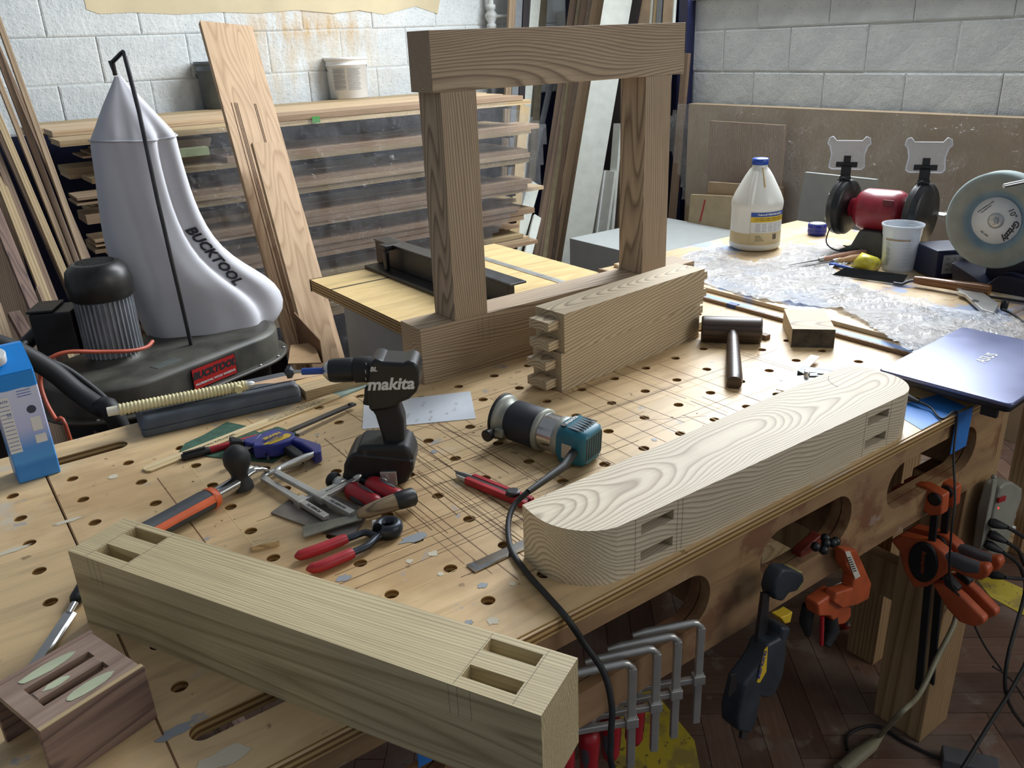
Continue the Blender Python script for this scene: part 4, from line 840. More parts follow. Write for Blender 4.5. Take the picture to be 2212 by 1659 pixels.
put('tape_strip', MB().box((.403, -.40, .0087), (.428, -.06, .0092)), tape2, t2, W=True); put('tape_strip', MB().box((.404, .10, .0087), (.425, .40, .0092)), tape2, t2, W=True)
put('stop_block', MB().box((.25, -.06, .0), (.268, .10, .012), ), lumber_b, label='thin brown strip between the mallet and the offcut block', cat='wood strip')
# crumpled plastic sheets
def plastic(name, tint=.10, gl=.5, bd=.03, base=.03):
    t = NT(name); v = t.coords(); h = t.math('ADD', t.noise(v, 14, 5, .6, 1.2), t.math('MULTIPLY', t.noise(v, 55, 3, .6, 2.), .35))
    bp = t.n('ShaderNodeBump', i_Strength=1., i_Distance=bd, i_Height=h)
    tr = t.n('ShaderNodeBsdfTransparent'); tr.inputs[0].default_value = (.93, .94, .95, 1); g = t.n('ShaderNodeBsdfGlossy', i_Roughness=.12); df = t.n('ShaderNodeBsdfDiffuse'); df.inputs[0].default_value = (.9, .92, .95, 1)
    t.t.links.new(bp.outputs[0], g.inputs['Normal']); fr = t.n('ShaderNodeFresnel', i_IOR=1.45); t.t.links.new(bp.outputs[0], fr.inputs['Normal'])
    m1 = t.n('ShaderNodeMixShader'); t.put(m1, 0, tint); t.t.links.new(tr.outputs[0], m1.inputs[1]); t.t.links.new(df.outputs[0], m1.inputs[2])
    m2 = t.n('ShaderNodeMixShader'); t.put(m2, 0, t.math('MULTIPLY_ADD', fr.outputs[0], gl * 1.6, base)); t.t.links.new(m1.outputs[0], m2.inputs[1]); t.t.links.new(g.outputs[0], m2.inputs[2])
    t.t.links.new(m2.outputs[0], t.out.inputs[0]); return t.m
pfilm, pfilm2 = plastic('clear_film', .34, .6, .022, .06), plastic('clear_film_hanging', .07, .16, .012, .01)
pfilm3 = plastic('clear_film_curtain', .055, .34, .024, .01)
from mathutils import noise as mn
def inside(p, poly):
    c = False; n = len(poly)
    for i in range(n):
        a, b = poly[i], poly[(i + 1) % n]
        if (a[1] > p[1]) != (b[1] > p[1]) and p[0] < (b[0] - a[0]) * (p[1] - a[1]) / (b[1] - a[1]) + a[0]: c = not c
    return c
def sheet(name, poly, f_, mat, label, n=.012, hole=None, **k):     # poly in 2D, f_(a, b) -> point
    xs = [p[0] for p in poly]; ys = [p[1] for p in poly]; mb = MB(); idx = {}; vs = []; fs = []
    nx = int((max(xs) - min(xs)) / n) + 1; ny = int((max(ys) - min(ys)) / n) + 1
    for i in range(nx):
        for j in range(ny):
            a, b = min(xs) + i * n, min(ys) + j * n
            if not inside((a + n / 2, b + n / 2), poly) or (hole and inside((a + n / 2, b + n / 2), hole)): continue
            q = []
            for (ii, jj) in ((i, j), (i + 1, j), (i + 1, j + 1), (i, j + 1)):
                if (ii, jj) not in idx: idx[(ii, jj)] = len(vs); vs.append(f_(min(xs) + ii * n, min(ys) + jj * n))
                q.append(idx[(ii, jj)])
            fs.append(tuple(q))
    mb.add(vs, fs, True); return put(name, mb, mat, label=label, **k)
pp = [Z(u, v, .03) for u, v in ((1420, 572), (1500, 538), (1556, 522), (1572, 552), (1625, 566), (1684, 552), (1706, 520), (1740, 528), (1785, 520), (1830, 535), (1850, 560), (1800, 575), (1860, 612), (1950, 640), (2090, 668), (2212, 690), (2330, 720), (2300, 860), (2150, 820), (2010, 775), (1985, 760), (1952, 745), (1905, 712), (1850, 680), (1800, 660), (1640, 642), (1525, 608), (1470, 590))]
def ripple(x, y, z0, amp):
    a = mn.noise(V3((x * 9, y * 9, 1))); b = abs(mn.noise(V3((x * 20 + y * 12, y * 26, 4)))); c_ = abs(mn.noise(V3((x * 5, y * 14 + x * 6, 9))))
    return z0 + amp * (max(a, 0) * 1.1 + b * .5 + (1 - min(c_ * 7, 1)) * .55)
sheet('plastic_sheet', [(p.x, p.y) for p in pp], lambda x, y: V3((x, y, ripple(x, y, TZ + .0012, .013))), pfilm, 'crumpled clear plastic sheet spread over the second table', n=.008, hole=[(p.x, p.y) for p in lap_corners], cat='plastic sheet')
# ---- glue jug
J = Z(1629, 534, TZ); jug = thing('glue_jug', 'big glue jug, half full of cream glue, with a blue cap', 'jug', M4.Translation(J))
mj = NT('milky_plastic'); mj = mj.done(srgb('e8e8e0'), .3, None, Transmission_Weight=.08)
hj = .300; PJ = [(.060, .001), (.076, .004), (.0835, .012), (.084, .022), (.0825, .03), (.0825, .09), (.0825, .135), (.084, .14), (.0845, .155), (.082, .165), (.074, .185), (.060, .212), (.045, .240), (.032, .260), (.0245, .268), (.0235, .278)]
put('body', MB().lathe(PJ, None, 36), mj, jug)
put('glue', MB().lathe([(.055, .003), (.0742, .006), (.081, .014), (.0838, .022), (.0828, .030), (.0829, .062), (.0824, .0625)], None, 36, cap=False).lathe([(.0824, .0625), (.001, .0626)], None, 36), plain('cream_glue', 'd2bf93', .4, noise=.05), jug, label='cream glue filling the lower part')
put('cap', MB().lathe([(.0255, .276), (.0268, .278), (.0268, .293), (.024, .296), (.001, .296)], None, 30), plain('jug_cap_blue', '1f4aa8', .35, noise=.04), jug)
ca_ = math.atan2(CAM.y - J.y, CAM.x - J.x)
def wrap(r_, a0, a1, z0, z1, n=16, t=.0004):
    rg = [[V3(((r_ + dt) * math.cos(ca_ + a0 + (a1 - a0) * k / n), (r_ + dt) * math.sin(ca_ + a0 + (a1 - a0) * k / n), z)) for k in range(n + 1)] for z, dt in ((z0, 0), (z1, 0))]
    return MB().loft(rg, cap=False, closed=False)
lb = put('label_panel', wrap(.0836, -.20, 1.35, .034, .133), plain('label_cream', 'cdbd95', .4, noise=.03), jug)
put('label_blue_band', wrap(.0839, -.20, 1.35, .119, .133), bluep, lb); put('label_yellow_band', wrap(.0839, -.20, 1.35, .101, .1185), yellow, lb)
put('label_upper_field', wrap(.0838, -.18, 1.33, .066, .1005), white, lb)
def jtext(s, a, z, size, mat, r_=.0845, **k):
    n_ = V3((math.cos(ca_ + a), math.sin(ca_ + a), 0)); text(s, frame(J + n_ * r_ + V3((0, 0, z)), V3((-n_.y, n_.x, 0)), z=n_), size, mat, lb, **k)
for i, (s, a) in enumerate((('Tite', .12), ('bond', .29), ('II PRE', .48), ('MIUM', .66), ('WOOD', .83), ('GLUE', .98))): jtext(s, a, .126, .0085, inkw, shear=.2, bold=.0002)
for a in (.1, .35, .6, .85, 1.1):
    jtext('COLLE A BOIS', a, .113, .0042, ink, depth=.0001); jtext('EXTRA STRONG', a, .107, .0036, ink, depth=.0001)
    for k in range(7): put('print_line', wrap(.0841, a - .11, a + .10 - .02 * (k % 3), .070 + k * .0042, .0712 + k * .0042, 4), inkg, lb)
for k in range(9): put('barcode_bar', wrap(.0841, .72 + k * .022, .727 + k * .022 + (.006 if k % 3 else 0), .042, .060, 1), ink, lb)
for k in range(4): put('print_line', wrap(.0841, .0, .35 - .05 * k, .040 + k * .005, .0415 + k * .005, 3), ink, lb)
side = V3((math.cos(ca_ - .25), math.sin(ca_ - .25), 0))
put('handle', MB().tube([side * .080 + V3((0, 0, .158)), side * .073 + V3((0, 0, .185)), side * .055 + V3((0, 0, .225)), side * .036 + V3((0, 0, .257))], [.010, .009, .009, .008], 10), mj, jug)
dr2 = V3((math.cos(ca_ + .35), math.sin(ca_ + .35), 0)); put('glue_drip', MB().tube([dr2 * .026 + V3((0, 0, .268)), dr2 * .045 + V3((0, 0, .242)), dr2 * .062 + V3((0, 0, .212))], [.0018, .0015, .0022], 6), plain('dry_drip', 'c9a95c', .4), jug)
# ---- blue bottle cap standing on the table
p = Z(1764, 507, TZ); bcup = thing('blue_tub', 'small round blue plastic tub with a pale top, between the jug and the bench grinder', 'tub', M4.Translation(p))
put('tub', MB().lathe([(.026, 0), (.030, .003), (.0325, .010), (.0325, .018), (.0315, .021), (.0325, .024), (.0325, .037), (.030, .040)], None, 28), plain('deep_blue_plastic', '232c8c', .35, noise=.04), bcup); put('pale_top', MB().lathe([(.027, .0402), (.027, .0415), (.001, .0415)], None, 24), plain('pale_film', 'c5c6b8', .5), bcup)
# ---- mixing cup
Cc = Z(1938, 582, TZ); cup = thing('mixing_cup', 'clear graduated plastic mixing cup streaked with dried paint, in front of the bench grinder', 'cup', M4.Translation(Cc))
mc = NT('cup_plastic'); mc = mc.done(srgb('dfe6ee'), .22, None, Transmission_Weight=.25, Alpha=.88)
hc_ = .147; Cc = Cc; put('body', MB().lathe([(.040, .002), (.043, .0), (.0452, .008), (.0525, .105), (.0535, .106), (.0560, .132), (.0590, .133), (.0595, .139), (.0565, .1395), (.0545, .132), (.0430, .006), (.001, .005)], None, 36, cap=False), mc, cup)
cc_ = math.atan2(CAM.y - Cc.y, CAM.x - Cc.x)
def cring(z0, z1, a0, a1, mat, nm, off=.0006):
    rr = lambda z: .0452 + (z - .008) * .0083 / .104 + off
    rg = [[V3((rr(z) * math.cos(cc_ + a0 + (a1 - a0) * k / 12), rr(z) * math.sin(cc_ + a0 + (a1 - a0) * k / 12), z)) for k in range(13)] for z in (z0, z1)]
    put(nm, MB().loft(rg, cap=False, closed=False), mat, cup)
for k in range(8): cring(.020 + k * .011, .0206 + k * .011, .1 + .1 * (k % 2), .62, inkg, 'graduation_mark')
for k in range(5): cring(.018, .105, .35 + k * .09, .358 + k * .09, inkg, 'graduation_line')
for k in range(14): cring(.030 + k * .005, .0312 + k * .005, -.85, -.62 + .05 * (k % 3), inkg, 'print_line')
cring(.096, .101, -.9, .5, plain('dried_tan_paint', 'a8957e', .6), 'paint_streak', .0008)
for k in range(12): cring(.020 + (k % 2) * .03, .046 + (k % 2) * .03, -.84 + k * .02, -.832 + k * .02, inkg, 'barcode_bar')
# ---- bench grinder
gl_, gr2 = Z(1822, 446, .158), Z(1988, 464, .158); axg = (gr2 - gl_); axg.z = 0; mid = (gl_ + gr2) / 2
M = frame(V3((mid.x, mid.y, TZ)), axg, z=(0, 0, 1)); Lg_ = axg.length / 2; hg = .138
gd = thing('bench_grinder', 'red bench grinder with two black wheel guards and raised clear eye shields', 'grinder', M)
redm = plain('red_enamel', '8f1f2e', .35, noise=.12, coat=.2); GX = T(0, 0, hg) @ RA
put('motor_body', MB().lathe([(.030, -Lg_ + .028), (.034, -Lg_ + .05), (.048, -Lg_ + .052), (.056, -Lg_ + .058), (.066, -Lg_ + .076), (.067, Lg_ - .072), (.060, Lg_ - .055), (.050, Lg_ - .042), (.036, Lg_ - .040), (.032, Lg_ - .026)], GX, 36), redm, gd)
bsm = MB(); 
for x_, w_, h_ in ((-.085, .030, .012), (-.07, .055, .018), (-.045, .06, .060), (-.03, .062, .085)): pass
bsm.prism([(-.10, 0), (-.095, .012), (-.062, .022), (-.045, .060), (-.035, .082), (.035, .082), (.045, .060), (.062, .022), (.095, .012), (.10, 0)], 0, .12, UP(.12))
put('base', bsm, plain('grinder_base_grey', '52544f', .6, .2), gd, bevel=.006)
for s in (-1, 1):
    Gs = T(s * Lg_, 0, hg) @ RA
    rr = .088 if s < 0 else .096
    g = put('wheel_guard', MB().lathe([(.030, -.026 * s), (.045, -.025 * s), (rr - .006, -.022 * s), (rr, -.016 * s), (rr, -.002 * s), (rr + .0025, -.001 * s), (rr + .0025, .002 * s), (rr, .003 * s), (rr, .016 * s), (rr - .008, .022 * s), (.040, .024 * s), (.030, .030 * s), (.012, .031 * s)], Gs, 40), black, gd)
    for k in range(6):
        a = k * 1.05 + .4; put('guard_screw', MB().ball((s * Lg_ - .022, (rr - .012) * math.cos(a), hg + (rr - .012) * math.sin(a)), .0042, n=8), metal, g)
    # bracket and eye shield: hinge above the front of the guard, turned up
    B0 = V3((s * Lg_, -.012, hg + rr - .004)); fmS = T(*B0) @ rz(math.radians(22)) @ M4.Rotation(math.radians(-10), 4, 'X') @ M4.Scale(1.08, 4)
    br = put('shield_bracket', MB().box((-.016, -.006, -.008), (.016, .020, .014), fmS).box((-.014, .002, .014), (.014, .005, .048), fmS).box((-.030, .002, .040), (.030, .005, .056), fmS).box((-.010, .002, .050), (.010, .005, .074), fmS), rubber, gd, bevel=.001, seg=1)
    put('spring_wire', MB().tube([fmS @ V3(q_) for q_ in ((-.02, -.004, .002), (-.005, -.010, .010), (.012, -.010, .004), (.026, -.004, -.006), (.032, .0, -.026))], .0018, 6), dkmetal, br)
    sh = [(-.050, .040), (-.042, .034), (.042, .034), (.050, .042), (.046, .075), (.052, .100), (.060, .108), (.056, .124), (.046, .128), (.036, .116), (-.036, .116), (-.046, .128), (-.056, .124), (-.060, .108), (-.052, .100), (-.046, .075)]
    cl = NT('clear_shield') if s < 0 else None
    if s < 0: CLR = cl.done(srgb('dfe4ea'), .12, None, Alpha=.20)
    put('eye_shield', MB().prism(sh, .0052, .0078, fmS @ M4.Rotation(math.pi / 2, 4, 'X') @ T(0, 0, -.013)), CLR, gd)
    put('shield_rim', MB().tube([fmS @ V3((x_, .0065, z_)) for x_, z_ in sh + sh[:1]], .0016, 6), plain('shield_rim_plastic', 'd3d7e0', .2), gd)
put('tool_rest', MB().box((Lg_ + .01, -.105, hg - .012), (Lg_ + .045, -.07, hg - .009)), metal, gd); put('tool_rest', MB().box((Lg_ - .02, .07, hg - .012), (Lg_ + .045, .12, hg - .009)), metal, gd)
put('badge_recess', MB().box((.03, -.060, hg + .028), (.062, -.0645, hg + .046)), plain('dark_red', '5e141d', .5), gd, W=False)
put('shield_cable', MB().tube(curve([(-Lg_ - .01, -.06, .08), (-Lg_ - .012, -.07, .03), (-Lg_ + .03, -.075, .010), (-Lg_ + .09, -.06, .020), (-.09, -.04, .02)], 5), .0022, 6), rubber, gd)
put('power_cord', MB().tube(curve([(.09, .03, .02), (.16, .02, .006), (.24, -.06, .006), (.32, -.14, .006)], 5), .0035, 8), rubber, gd)
# ---- wet grinder with a large blue-grey wheel
Wc = Dp(2148, 478, 2.22); vd = (CAM - Wc); vd.z = 0; nw = (M4.Rotation(math.radians(-20), 4, 'Z').to_3x3() @ vd.normalized()); M = frame(V3((Wc.x, Wc.y, TZ)), nw, z=(0, 0, 1)); zw = Wc.z - TZ; WX = T(0, 0, zw) @ RA
wg = thing('wet_grinder', 'slow wet grinder with a large blue-grey stone wheel, white hub label and black trough', 'grinder', M)
stone = NT('blue_stone'); v = stone.coords(); s_ = stone.n('ShaderNodeSeparateXYZ'); stone.put(s_, 0, v)
rad = stone.math('SQRT', stone.math('ADD', stone.math('POWER', s_.outputs[1], 2.), stone.math('POWER', stone.math('SUBTRACT', s_.outputs[2], zw), 2.)))
stone = stone.done(stone.mix(.25, stone.ramp(stone.math('MULTIPLY', rad, 7.9), [(.45, '5b84a0'), (.58, '6a8795'), (.68, '8a8d80'), (.90, '8e9187'), (.97, '8fa0a0')]), stone.ramp(stone.noise(v, 20, 4), [(.3, '6b6d66'), (.7, 'b0b3ab')])), .8)
RW = .127
put('stone_wheel', MB().lathe([(.050, -.048), (RW - .006, -.05), (RW, -.044), (RW, -.004), (RW - .006, .002), (.078, 0), (.070, -.012), (.064, -.012)], WX, 64, cap=True), stone, wg)
hub = put('hub_label', MB().lathe([(.062, -.011), (.062, -.0095), (.014, -.0095)], WX, 40, cap=False), plain('white_label', 'd8dad8', .5, noise=.03), wg)
put('hub_washer', MB().lathe([(.020, -.0094), (.020, -.006), (.011, -.005)], WX, 24), metal, wg); put('hub_nut', MB().lathe([(.010, -.005), (.010, .006), (.006, .008), (.006, .014), (.001, .014)], WX, 6, smooth=False), metal, wg)
def wtext(s, ang, r_, size, mat=ink, rot=0., **k):
    A = M @ T(0, 0, zw) @ M4.Rotation(ang, 4, 'X') @ T(-.0090, 0, r_); text(s, A @ frame((0, 0, 0), (0, 1, 0), z=(1, 0, 0)) @ rz(rot), size, mat, hub, depth=.0003, **k)
wtext('Grizzly', -2.05, .046, .021, bold=.0008, shear=.2, rot=0); wtext('10"', -1.0, .044, .020, bold=.0002, rot=0)
wtext('SLOW GRINDING STONE', .75, .046, .0042); wtext('MAX SPEED 90 RPM', .80, .040, .0036); wtext('GRIT 220', 2.6, .044, .006)
put('trough', MB().prism([(-.085, 0), (-.095, .060), (-.03, .030), (.0, .010), (.03, .045), (.05, .050), (.16, .040), (.16, 0)], -.005, .11, frame((-.06, 0, 0), (0, 1, 0), (0, 0, 1)) @ T(0, 0, -.06)), plain('trough_navy', '10142a', .4), wg, bevel=.003)
put('motor_case', MB().box((-.24, -.03, 0), (-.075, .14, .14)), plain('case_navy', '161a30', .4), wg, bevel=.008)
Wl = Z(2070, 590, TZ)
lo_ = Z(2016, 606, TZ); rx_ = V3((R[0].x, R[0].y + .12, 0)).normalized(); lmb = frame(lo_ + V3((0, 0, .004)), rx_, z=(0, 0, 1)); bx = put('control_box', MB().box((0, .0, 0), (.105, .12, .082), lmb), plain('control_navy', '1a2040', .4), wg, W=True, bevel=.004)
lq = lmb @ frame((.055, -.0005, .040), (1, 0, 0), z=(0, -1, 0)); put('rating_label', MB().box((-.035, -.026, 0), (.035, .028, .0006), lq), plain('silver_label', 'a9adb2', .4, .2), bx, W=True)
for i in range(3):
    for j in range(3): text(('CE', 'UL', 'RoHS', '120V', '60Hz', '90RPM', 'SER', 'MOD', 'MAX')[i * 3 + j], lq @ T(-.021 + j * .021, .017 - i * .016, .0008), .0075, ink, bx, depth=.0001)
rs = Dp(2168, 402, 2.06); put('support_bar', MB().tube([rs, rs + R[0] * .12 - R[1] * .025], .0055, 12), chrome, wg, W=True)
# ---- files, glue brush and yellow bag
for k, (a, b, c_, lab) in enumerate((((1700, 573), (1772, 560), (1850, 547), 'slim file with a turned wooden handle, the farther of two files on the plastic'), ((1722, 577), (1800, 562), (1852, 556), 'slim file with a turned wooden handle, the nearer of two files on the plastic'))):
    A, B, C_ = Z(*a, TZ + .008), Z(*b, TZ + .012 + .002 * k), Z(*c_, TZ + .014); M = frame(A, C_ - A, z=(0, 0, 1)); t = thing('file', lab, 'file', M, 'files on the second table'); L1 = (B - A).length; L2 = (C_ - A).length
    put('blade', MB().tube([(0, 0, 0), (L1 * .5, 0, 0), (L1, 0, 0)], [.001, .0028, .0038], 8, flat=.6), dkmetal, t); put('ferrule', MB().lathe([(.006, L1 - .004), (.0075, L1 + .004), (.0075, L1 + .010)], RA, 12), metal, t)
    put('handle', MB().lathe([(.0065, L1 + .010), (.0085, L1 + .020), (.0065, L1 + .034), (.0095, L1 + .055), (.0105, L2 - .02), (.0095, L2 + .02), (.007, L2 + .035)], RA, 14), plain('pinkish_handle', 'c2957c' if k == 0 else 'd0a780', .45), t)
bag = MB(); yp = [(1838, 575), (1866, 538), (1893, 548), (1897, 590), (1860, 583)]
bc = Z(1870, 575, TZ); 
vs = [Z(1835, 578, TZ + .004), Z(1880, 592, TZ + .004), Z(1898, 580, TZ + .004), Z(1896, 556, TZ + .040), Z(1862, 545, TZ + .062), Z(1846, 562, TZ + .04), Z(1870, 563, TZ + .050), Z(1905, 565, TZ + .006)]
bag.add(vs, [(0, 1, 6, 5), (5, 6, 3, 4), (1, 2, 3, 6), (2, 7, 3), (0, 5, 4), (0, 4, 7, 2, 1), (4, 3, 7)], True)
put('yellow_bag', bag, plain('yellow_film', 'd9cf45', .3, noise=.1), label='crumpled bright yellow plastic bag in front of the mixing cup', cat='bag', W=True)
A, B = Z(1795, 570, TZ + .008), Z(1880, 592, TZ + .008); M = frame(A, B - A, z=(0, 0, 1)); t = thing('glue_brush', 'blue silicone glue brush lying under the yellow bag', 'brush', M)
put('paddle', MB().box((0, -.010, -.003), (.022, .010, .005)), bluep, t, bevel=.002); put('handle', MB().tube([(.02, 0, 0), (.05, 0, .001), ((B - A).length + .02, 0, 0)], [.005, .0055, .005], 10), bluep, t)
# ---- long flat trowel-like tool with wooden handle
A, B, C_ = Z(1800, 588, TZ + .010), Z(1975, 610, TZ + .012), Z(2138, 628, TZ + .022); M = frame(A, B - A, z=(0, 0, 1)); t = thing('flush_saw', 'black-bladed tool with a cranked neck and glossy brown wooden handle', 'saw', M)
L1 = (B - A).length; b_l = MB().add([V3(p) for p in ((0, -.010, -.006), (L1 * .88, -.016, -.006), (L1 * .9, .012, .016), (.03, .014, .016), (0, -.0085, -.0065), (L1 * .88, -.014, -.0065), (L1 * .9, .014, .0155), (.03, .016, .0155))], [(0, 1, 2, 3), (7, 6, 5, 4), (0, 4, 5, 1), (1, 5, 6, 2), (2, 6, 7, 3), (3, 7, 4, 0)])
put('blade', b_l, matt, t); put('neck', MB().tube([(L1 * .78, -.016, -.005), (L1 * .88, -.018, -.005), (L1 * .95, -.008, .004), (L1 * 1.05, 0, .008)], .004, 8), dkmetal, t)
Cl = M.inverted() @ C_; h0 = V3((L1, 0, .008)); put('handle', MB().tube([h0, h0.lerp(Cl, .12), h0.lerp(Cl, .5), h0.lerp(Cl, .85), Cl], [.0105, .0125, .0135, .0165, .015], 14), wood('glossy_handle', '8a5f3a', '5f3d22', ring=10, stretch=.05, rough=.25, vary=0), t)
# ---- steel bracket clamp with cord
bp_ = [Z(u, v, TZ + .012) for u, v in ((2080, 622), (2096, 618), (2145, 652), (2158, 660), (2146, 680), (2120, 672), (2085, 640), (2068, 634))]
t = thing('steel_bracket', 'galvanised steel bracket with a round hole, lying by the laptop', 'bracket', M4.Translation(Z(2110, 650, TZ)))
put('plate', MB().prism([(p.x, p.y) for p in bp_], TZ + .008, TZ + .018), metal, t, W=True, bevel=.001); e = Z(2075, 627, TZ + .012); put('eye', MB().tube([e + V3((.009 * math.cos(a * .6), .009 * math.sin(a * .6), .004)) for a in range(12)], .004, 8), metal, t, W=True)
e = Z(2107, 650, TZ + .0185); put('ring', MB().tube([e + V3((.007 * math.cos(a * .6), .007 * math.sin(a * .6), 0)) for a in range(12)], .0014, 6), dkmetal, t, W=True)
put('knob', MB().lathe([(.008, 0), (.009, .004), (.009, .020), (.006, .024)], T(*Z(2168, 668, TZ + .002)), 12), black, t, W=True)
put('cord', MB().tube(curve([Z(2165, 668, TZ + .012), Z(2190, 680, TZ + .006), Z(2215, 700, TZ + .006), Z(2260, 730, TZ + .006)], 5), .0032, 8), rubber, t, W=True)
put('mains_lead', MB().tube(curve([Z(2130, 640, TZ + .010), Z(2165, 645, TZ + .008), Z(2212, 652, TZ + .006), Z(2260, 660, TZ + .006)], 5), .0036, 8), rubber, label='grey-black cord running behind the steel bracket to the right', cat='cord')
# ================================================================== AGAINST THE RIGHT WALL
tan_sheet = plain('tan_sheet', 'a08c70', .6, noise=.06, nscale=4)
def xslab(name, pts, x0, th, mat, label, cat='panel', W=True, drop=None, **k):      # outline in pixels on a plane x = x0; optional lower edge height
    P = [X(u, v, x0) for u, v in pts]; poly = [(p.y, p.z) for p in P]
    if drop is not None: ys = sorted(P, key=lambda p: p.z); low = ys[:2]; poly = [((y), (drop if any(abs(z - l.z) < 1e-6 for l in low) else z)) for y, z in poly]
    Mx = M4(((0, 0, 1, x0), (1, 0, 0, 0), (0, 1, 0, 0), (0, 0, 0, 1))); return put(name, MB().prism(poly, 0, th, Mx), mat, label=label, cat=cat, **k)
put('sheet_stack', MB().box((2.10, -2.2, -F), (2.165, 1.93, .362)), tan_sheet, label='tall stack of tan sheet material standing against the right wall under plastic', cat='sheet goods', bevel=.002)
put('hardwood_sheet', MB().box((2.02, 1.26, -F), (2.04, 1.71, .292)), wood('walnut_panel_wood', 'a2876c', '7d6450', axis='Z', ring=7, stretch=.05, vary=0), label='tall brown hardwood panel standing in front of the tan sheets', cat='panel')
xslab('panel_offcut', [(1545, 395), (1640, 400), (1690, 405), (1680, 520), (1530, 520)], 1.96, .016, wood('offcut_brown', '8f7660', '6a5442', axis='Y', ring=8, vary=0), 'brown board leaning behind the glue jug', drop=-F)
xslab('plywood_offcut', [(1505, 395), (1600, 398), (1600, 520), (1500, 520)], 1.93, .012, lumber_p, 'pale plywood offcut behind the glue jug, above the red-marked board', drop=-F) if 0 else None
xslab('board_offcut', [(1530, 393), (1610, 398), (1605, 530), (1500, 530)], 1.92, .015, plain('mdf_tan', 'a18a6c', .6, noise=.06), 'tan board leaning between the grey cabinet top and the glue jug', drop=-F)
o = xslab('marked_board', [(1492, 420), (1580, 424), (1570, 530), (1470, 530)], 1.89, .015, plain('mdf_pale', 'ab9877', .6, noise=.06), 'pale board with a red diagonal line, leftmost of the low leaning boards', drop=-F)
p0_, p1_ = X(1512, 478, 1.889), X(1523, 432, 1.889); put('red_line', MB().tube([p0_, p1_], .004, 6), red, o, W=True)
go = MB(); gp_ = [X(1738, 372, 1.70), X(1890, 387, 1.70)]; 
xslab('laminate_sheet', [(1738, 372), (1892, 388), (1850, 560), (1690, 500)], 1.70, .018, plain('grey_laminate', '9fa3a1', .5, noise=.03), 'light grey laminate panel leaning behind the bench grinder', drop=-F)
put('grey_cabinet', MB().box((1.22, 1.18, -F), (1.90, 1.86, -.20)), plain('grey_cabinet_top', '9ea2a0', .5, noise=.03), label='low grey cabinet behind the tall frame, left of the glue jug', cat='cabinet', bevel=.003)
def hang(x0, amp): return lambda a, b: V3((x0 + amp * (mn.noise(V3((a * 6, b * 3, 2))) + .4 * mn.noise(V3((a * 17, b * 15, 5)))), a, b))
sheet('plastic_drape', [(1.99, .22), (1.90, .372), (1.2, .385), (1.0, .368), (.4, .37), (.3, .376), (-.4, .365), (-1.4, .365), (-1.4, -.5), (1.2, -.45), (1.72, -.25), (1.86, -.05)], hang(1.985, .03), pfilm2, 'clear plastic sheet hung over the tan sheets at the right wall', n=.03, cat='plastic sheet')
# ================================================================== ROUTER TABLE
rtb = thing('router_table', 'router table with a yellowish plywood top, black fence and white cabinet, behind the bench', 'table', (.02, .9, -F))
o = put('table_top', MB().box((-.347, .50, -.040), (.393, 1.305, -.002)), tableply, rtb, W=True)
put('edge_panel', MB().box((-.349, 1.3055, -.042), (.393, 1.309, -.001)), lumber_k, rtb, W=True)
g0, g1 = Z(707.6, 626.6, -.001), Z(829, 599.6, -.001); put('miter_groove', MB().box((-.347, g0.y - .004, -.0018), (-.10, g0.y + .004, -.0012)), black, rtb, W=True)
s0 = Z(1052, 560, -.001).x; put('aluminium_track', MB().box((s0 - .013, .5, -.0019), (s0 + .013, 1.304, .0002)).box((s0 - .003, .5, .0003), (s0 + .003, 1.304, .0008)), metal, rtb, W=True, kind='stuff')
put('cabinet', MB().box((-.27, .56, -F), (.34, 1.24, -.0405)), plain('white_melamine', 'b4b7b3', .5, noise=.04), rtb, W=True, bevel=.002)
fx = Z(787, 579, 0).x; fy = Z(787, 579, 0).y
f0 = thing('router_fence', 'black router fence with a round dust port standing along the router table', 'fence', (fx + .05, .9, -.001))
put('base_plate', MB().box((fx, .52, -.0008), (fx + .085, fy, .010)), black, f0, W=True, bevel=.002)
put('face_board', MB().box((fx + .055, .54, .0102), (fx + .078, fy + .01, .085)), black, f0, W=True, bevel=.002)
put('top_rail', MB().box((fx + .05, .52, .0855), (fx + .105, fy + .012, .092)), dkmetal, f0, W=True, bevel=.002)
put('clamp_post', MB().box((fx + .018, fy - .13, .0105), (fx + .034, fy - .11, .075)).box((fx + .018, fy - .13, .0755), (fx + .082, fy - .085, .094)), black, f0, W=True, bevel=.004, kind='stuff')
put('dust_port', MB().lathe([(.026, 0), (.030, .001), (.030, .038), (.026, .038), (.025, .002)], frame((fx + .054, .80, .048), (0, 1, 0), z=(-1, 0, .12)), 24, cap=False), black, f0, W=True)
put('port_knob', MB().lathe([(.010, 0), (.012, .004), (.008, .016)], frame((fx + .054, .90, .045), (0, 1, 0), z=(-1, 0, 0)), 14), black, f0, W=True)
put('wood_block', MB().box((.42, .735, -.03), (.60, .90, .008)), lumber_p, label='pale board end beyond the router table, beside the right post', cat='board') if 0 else None
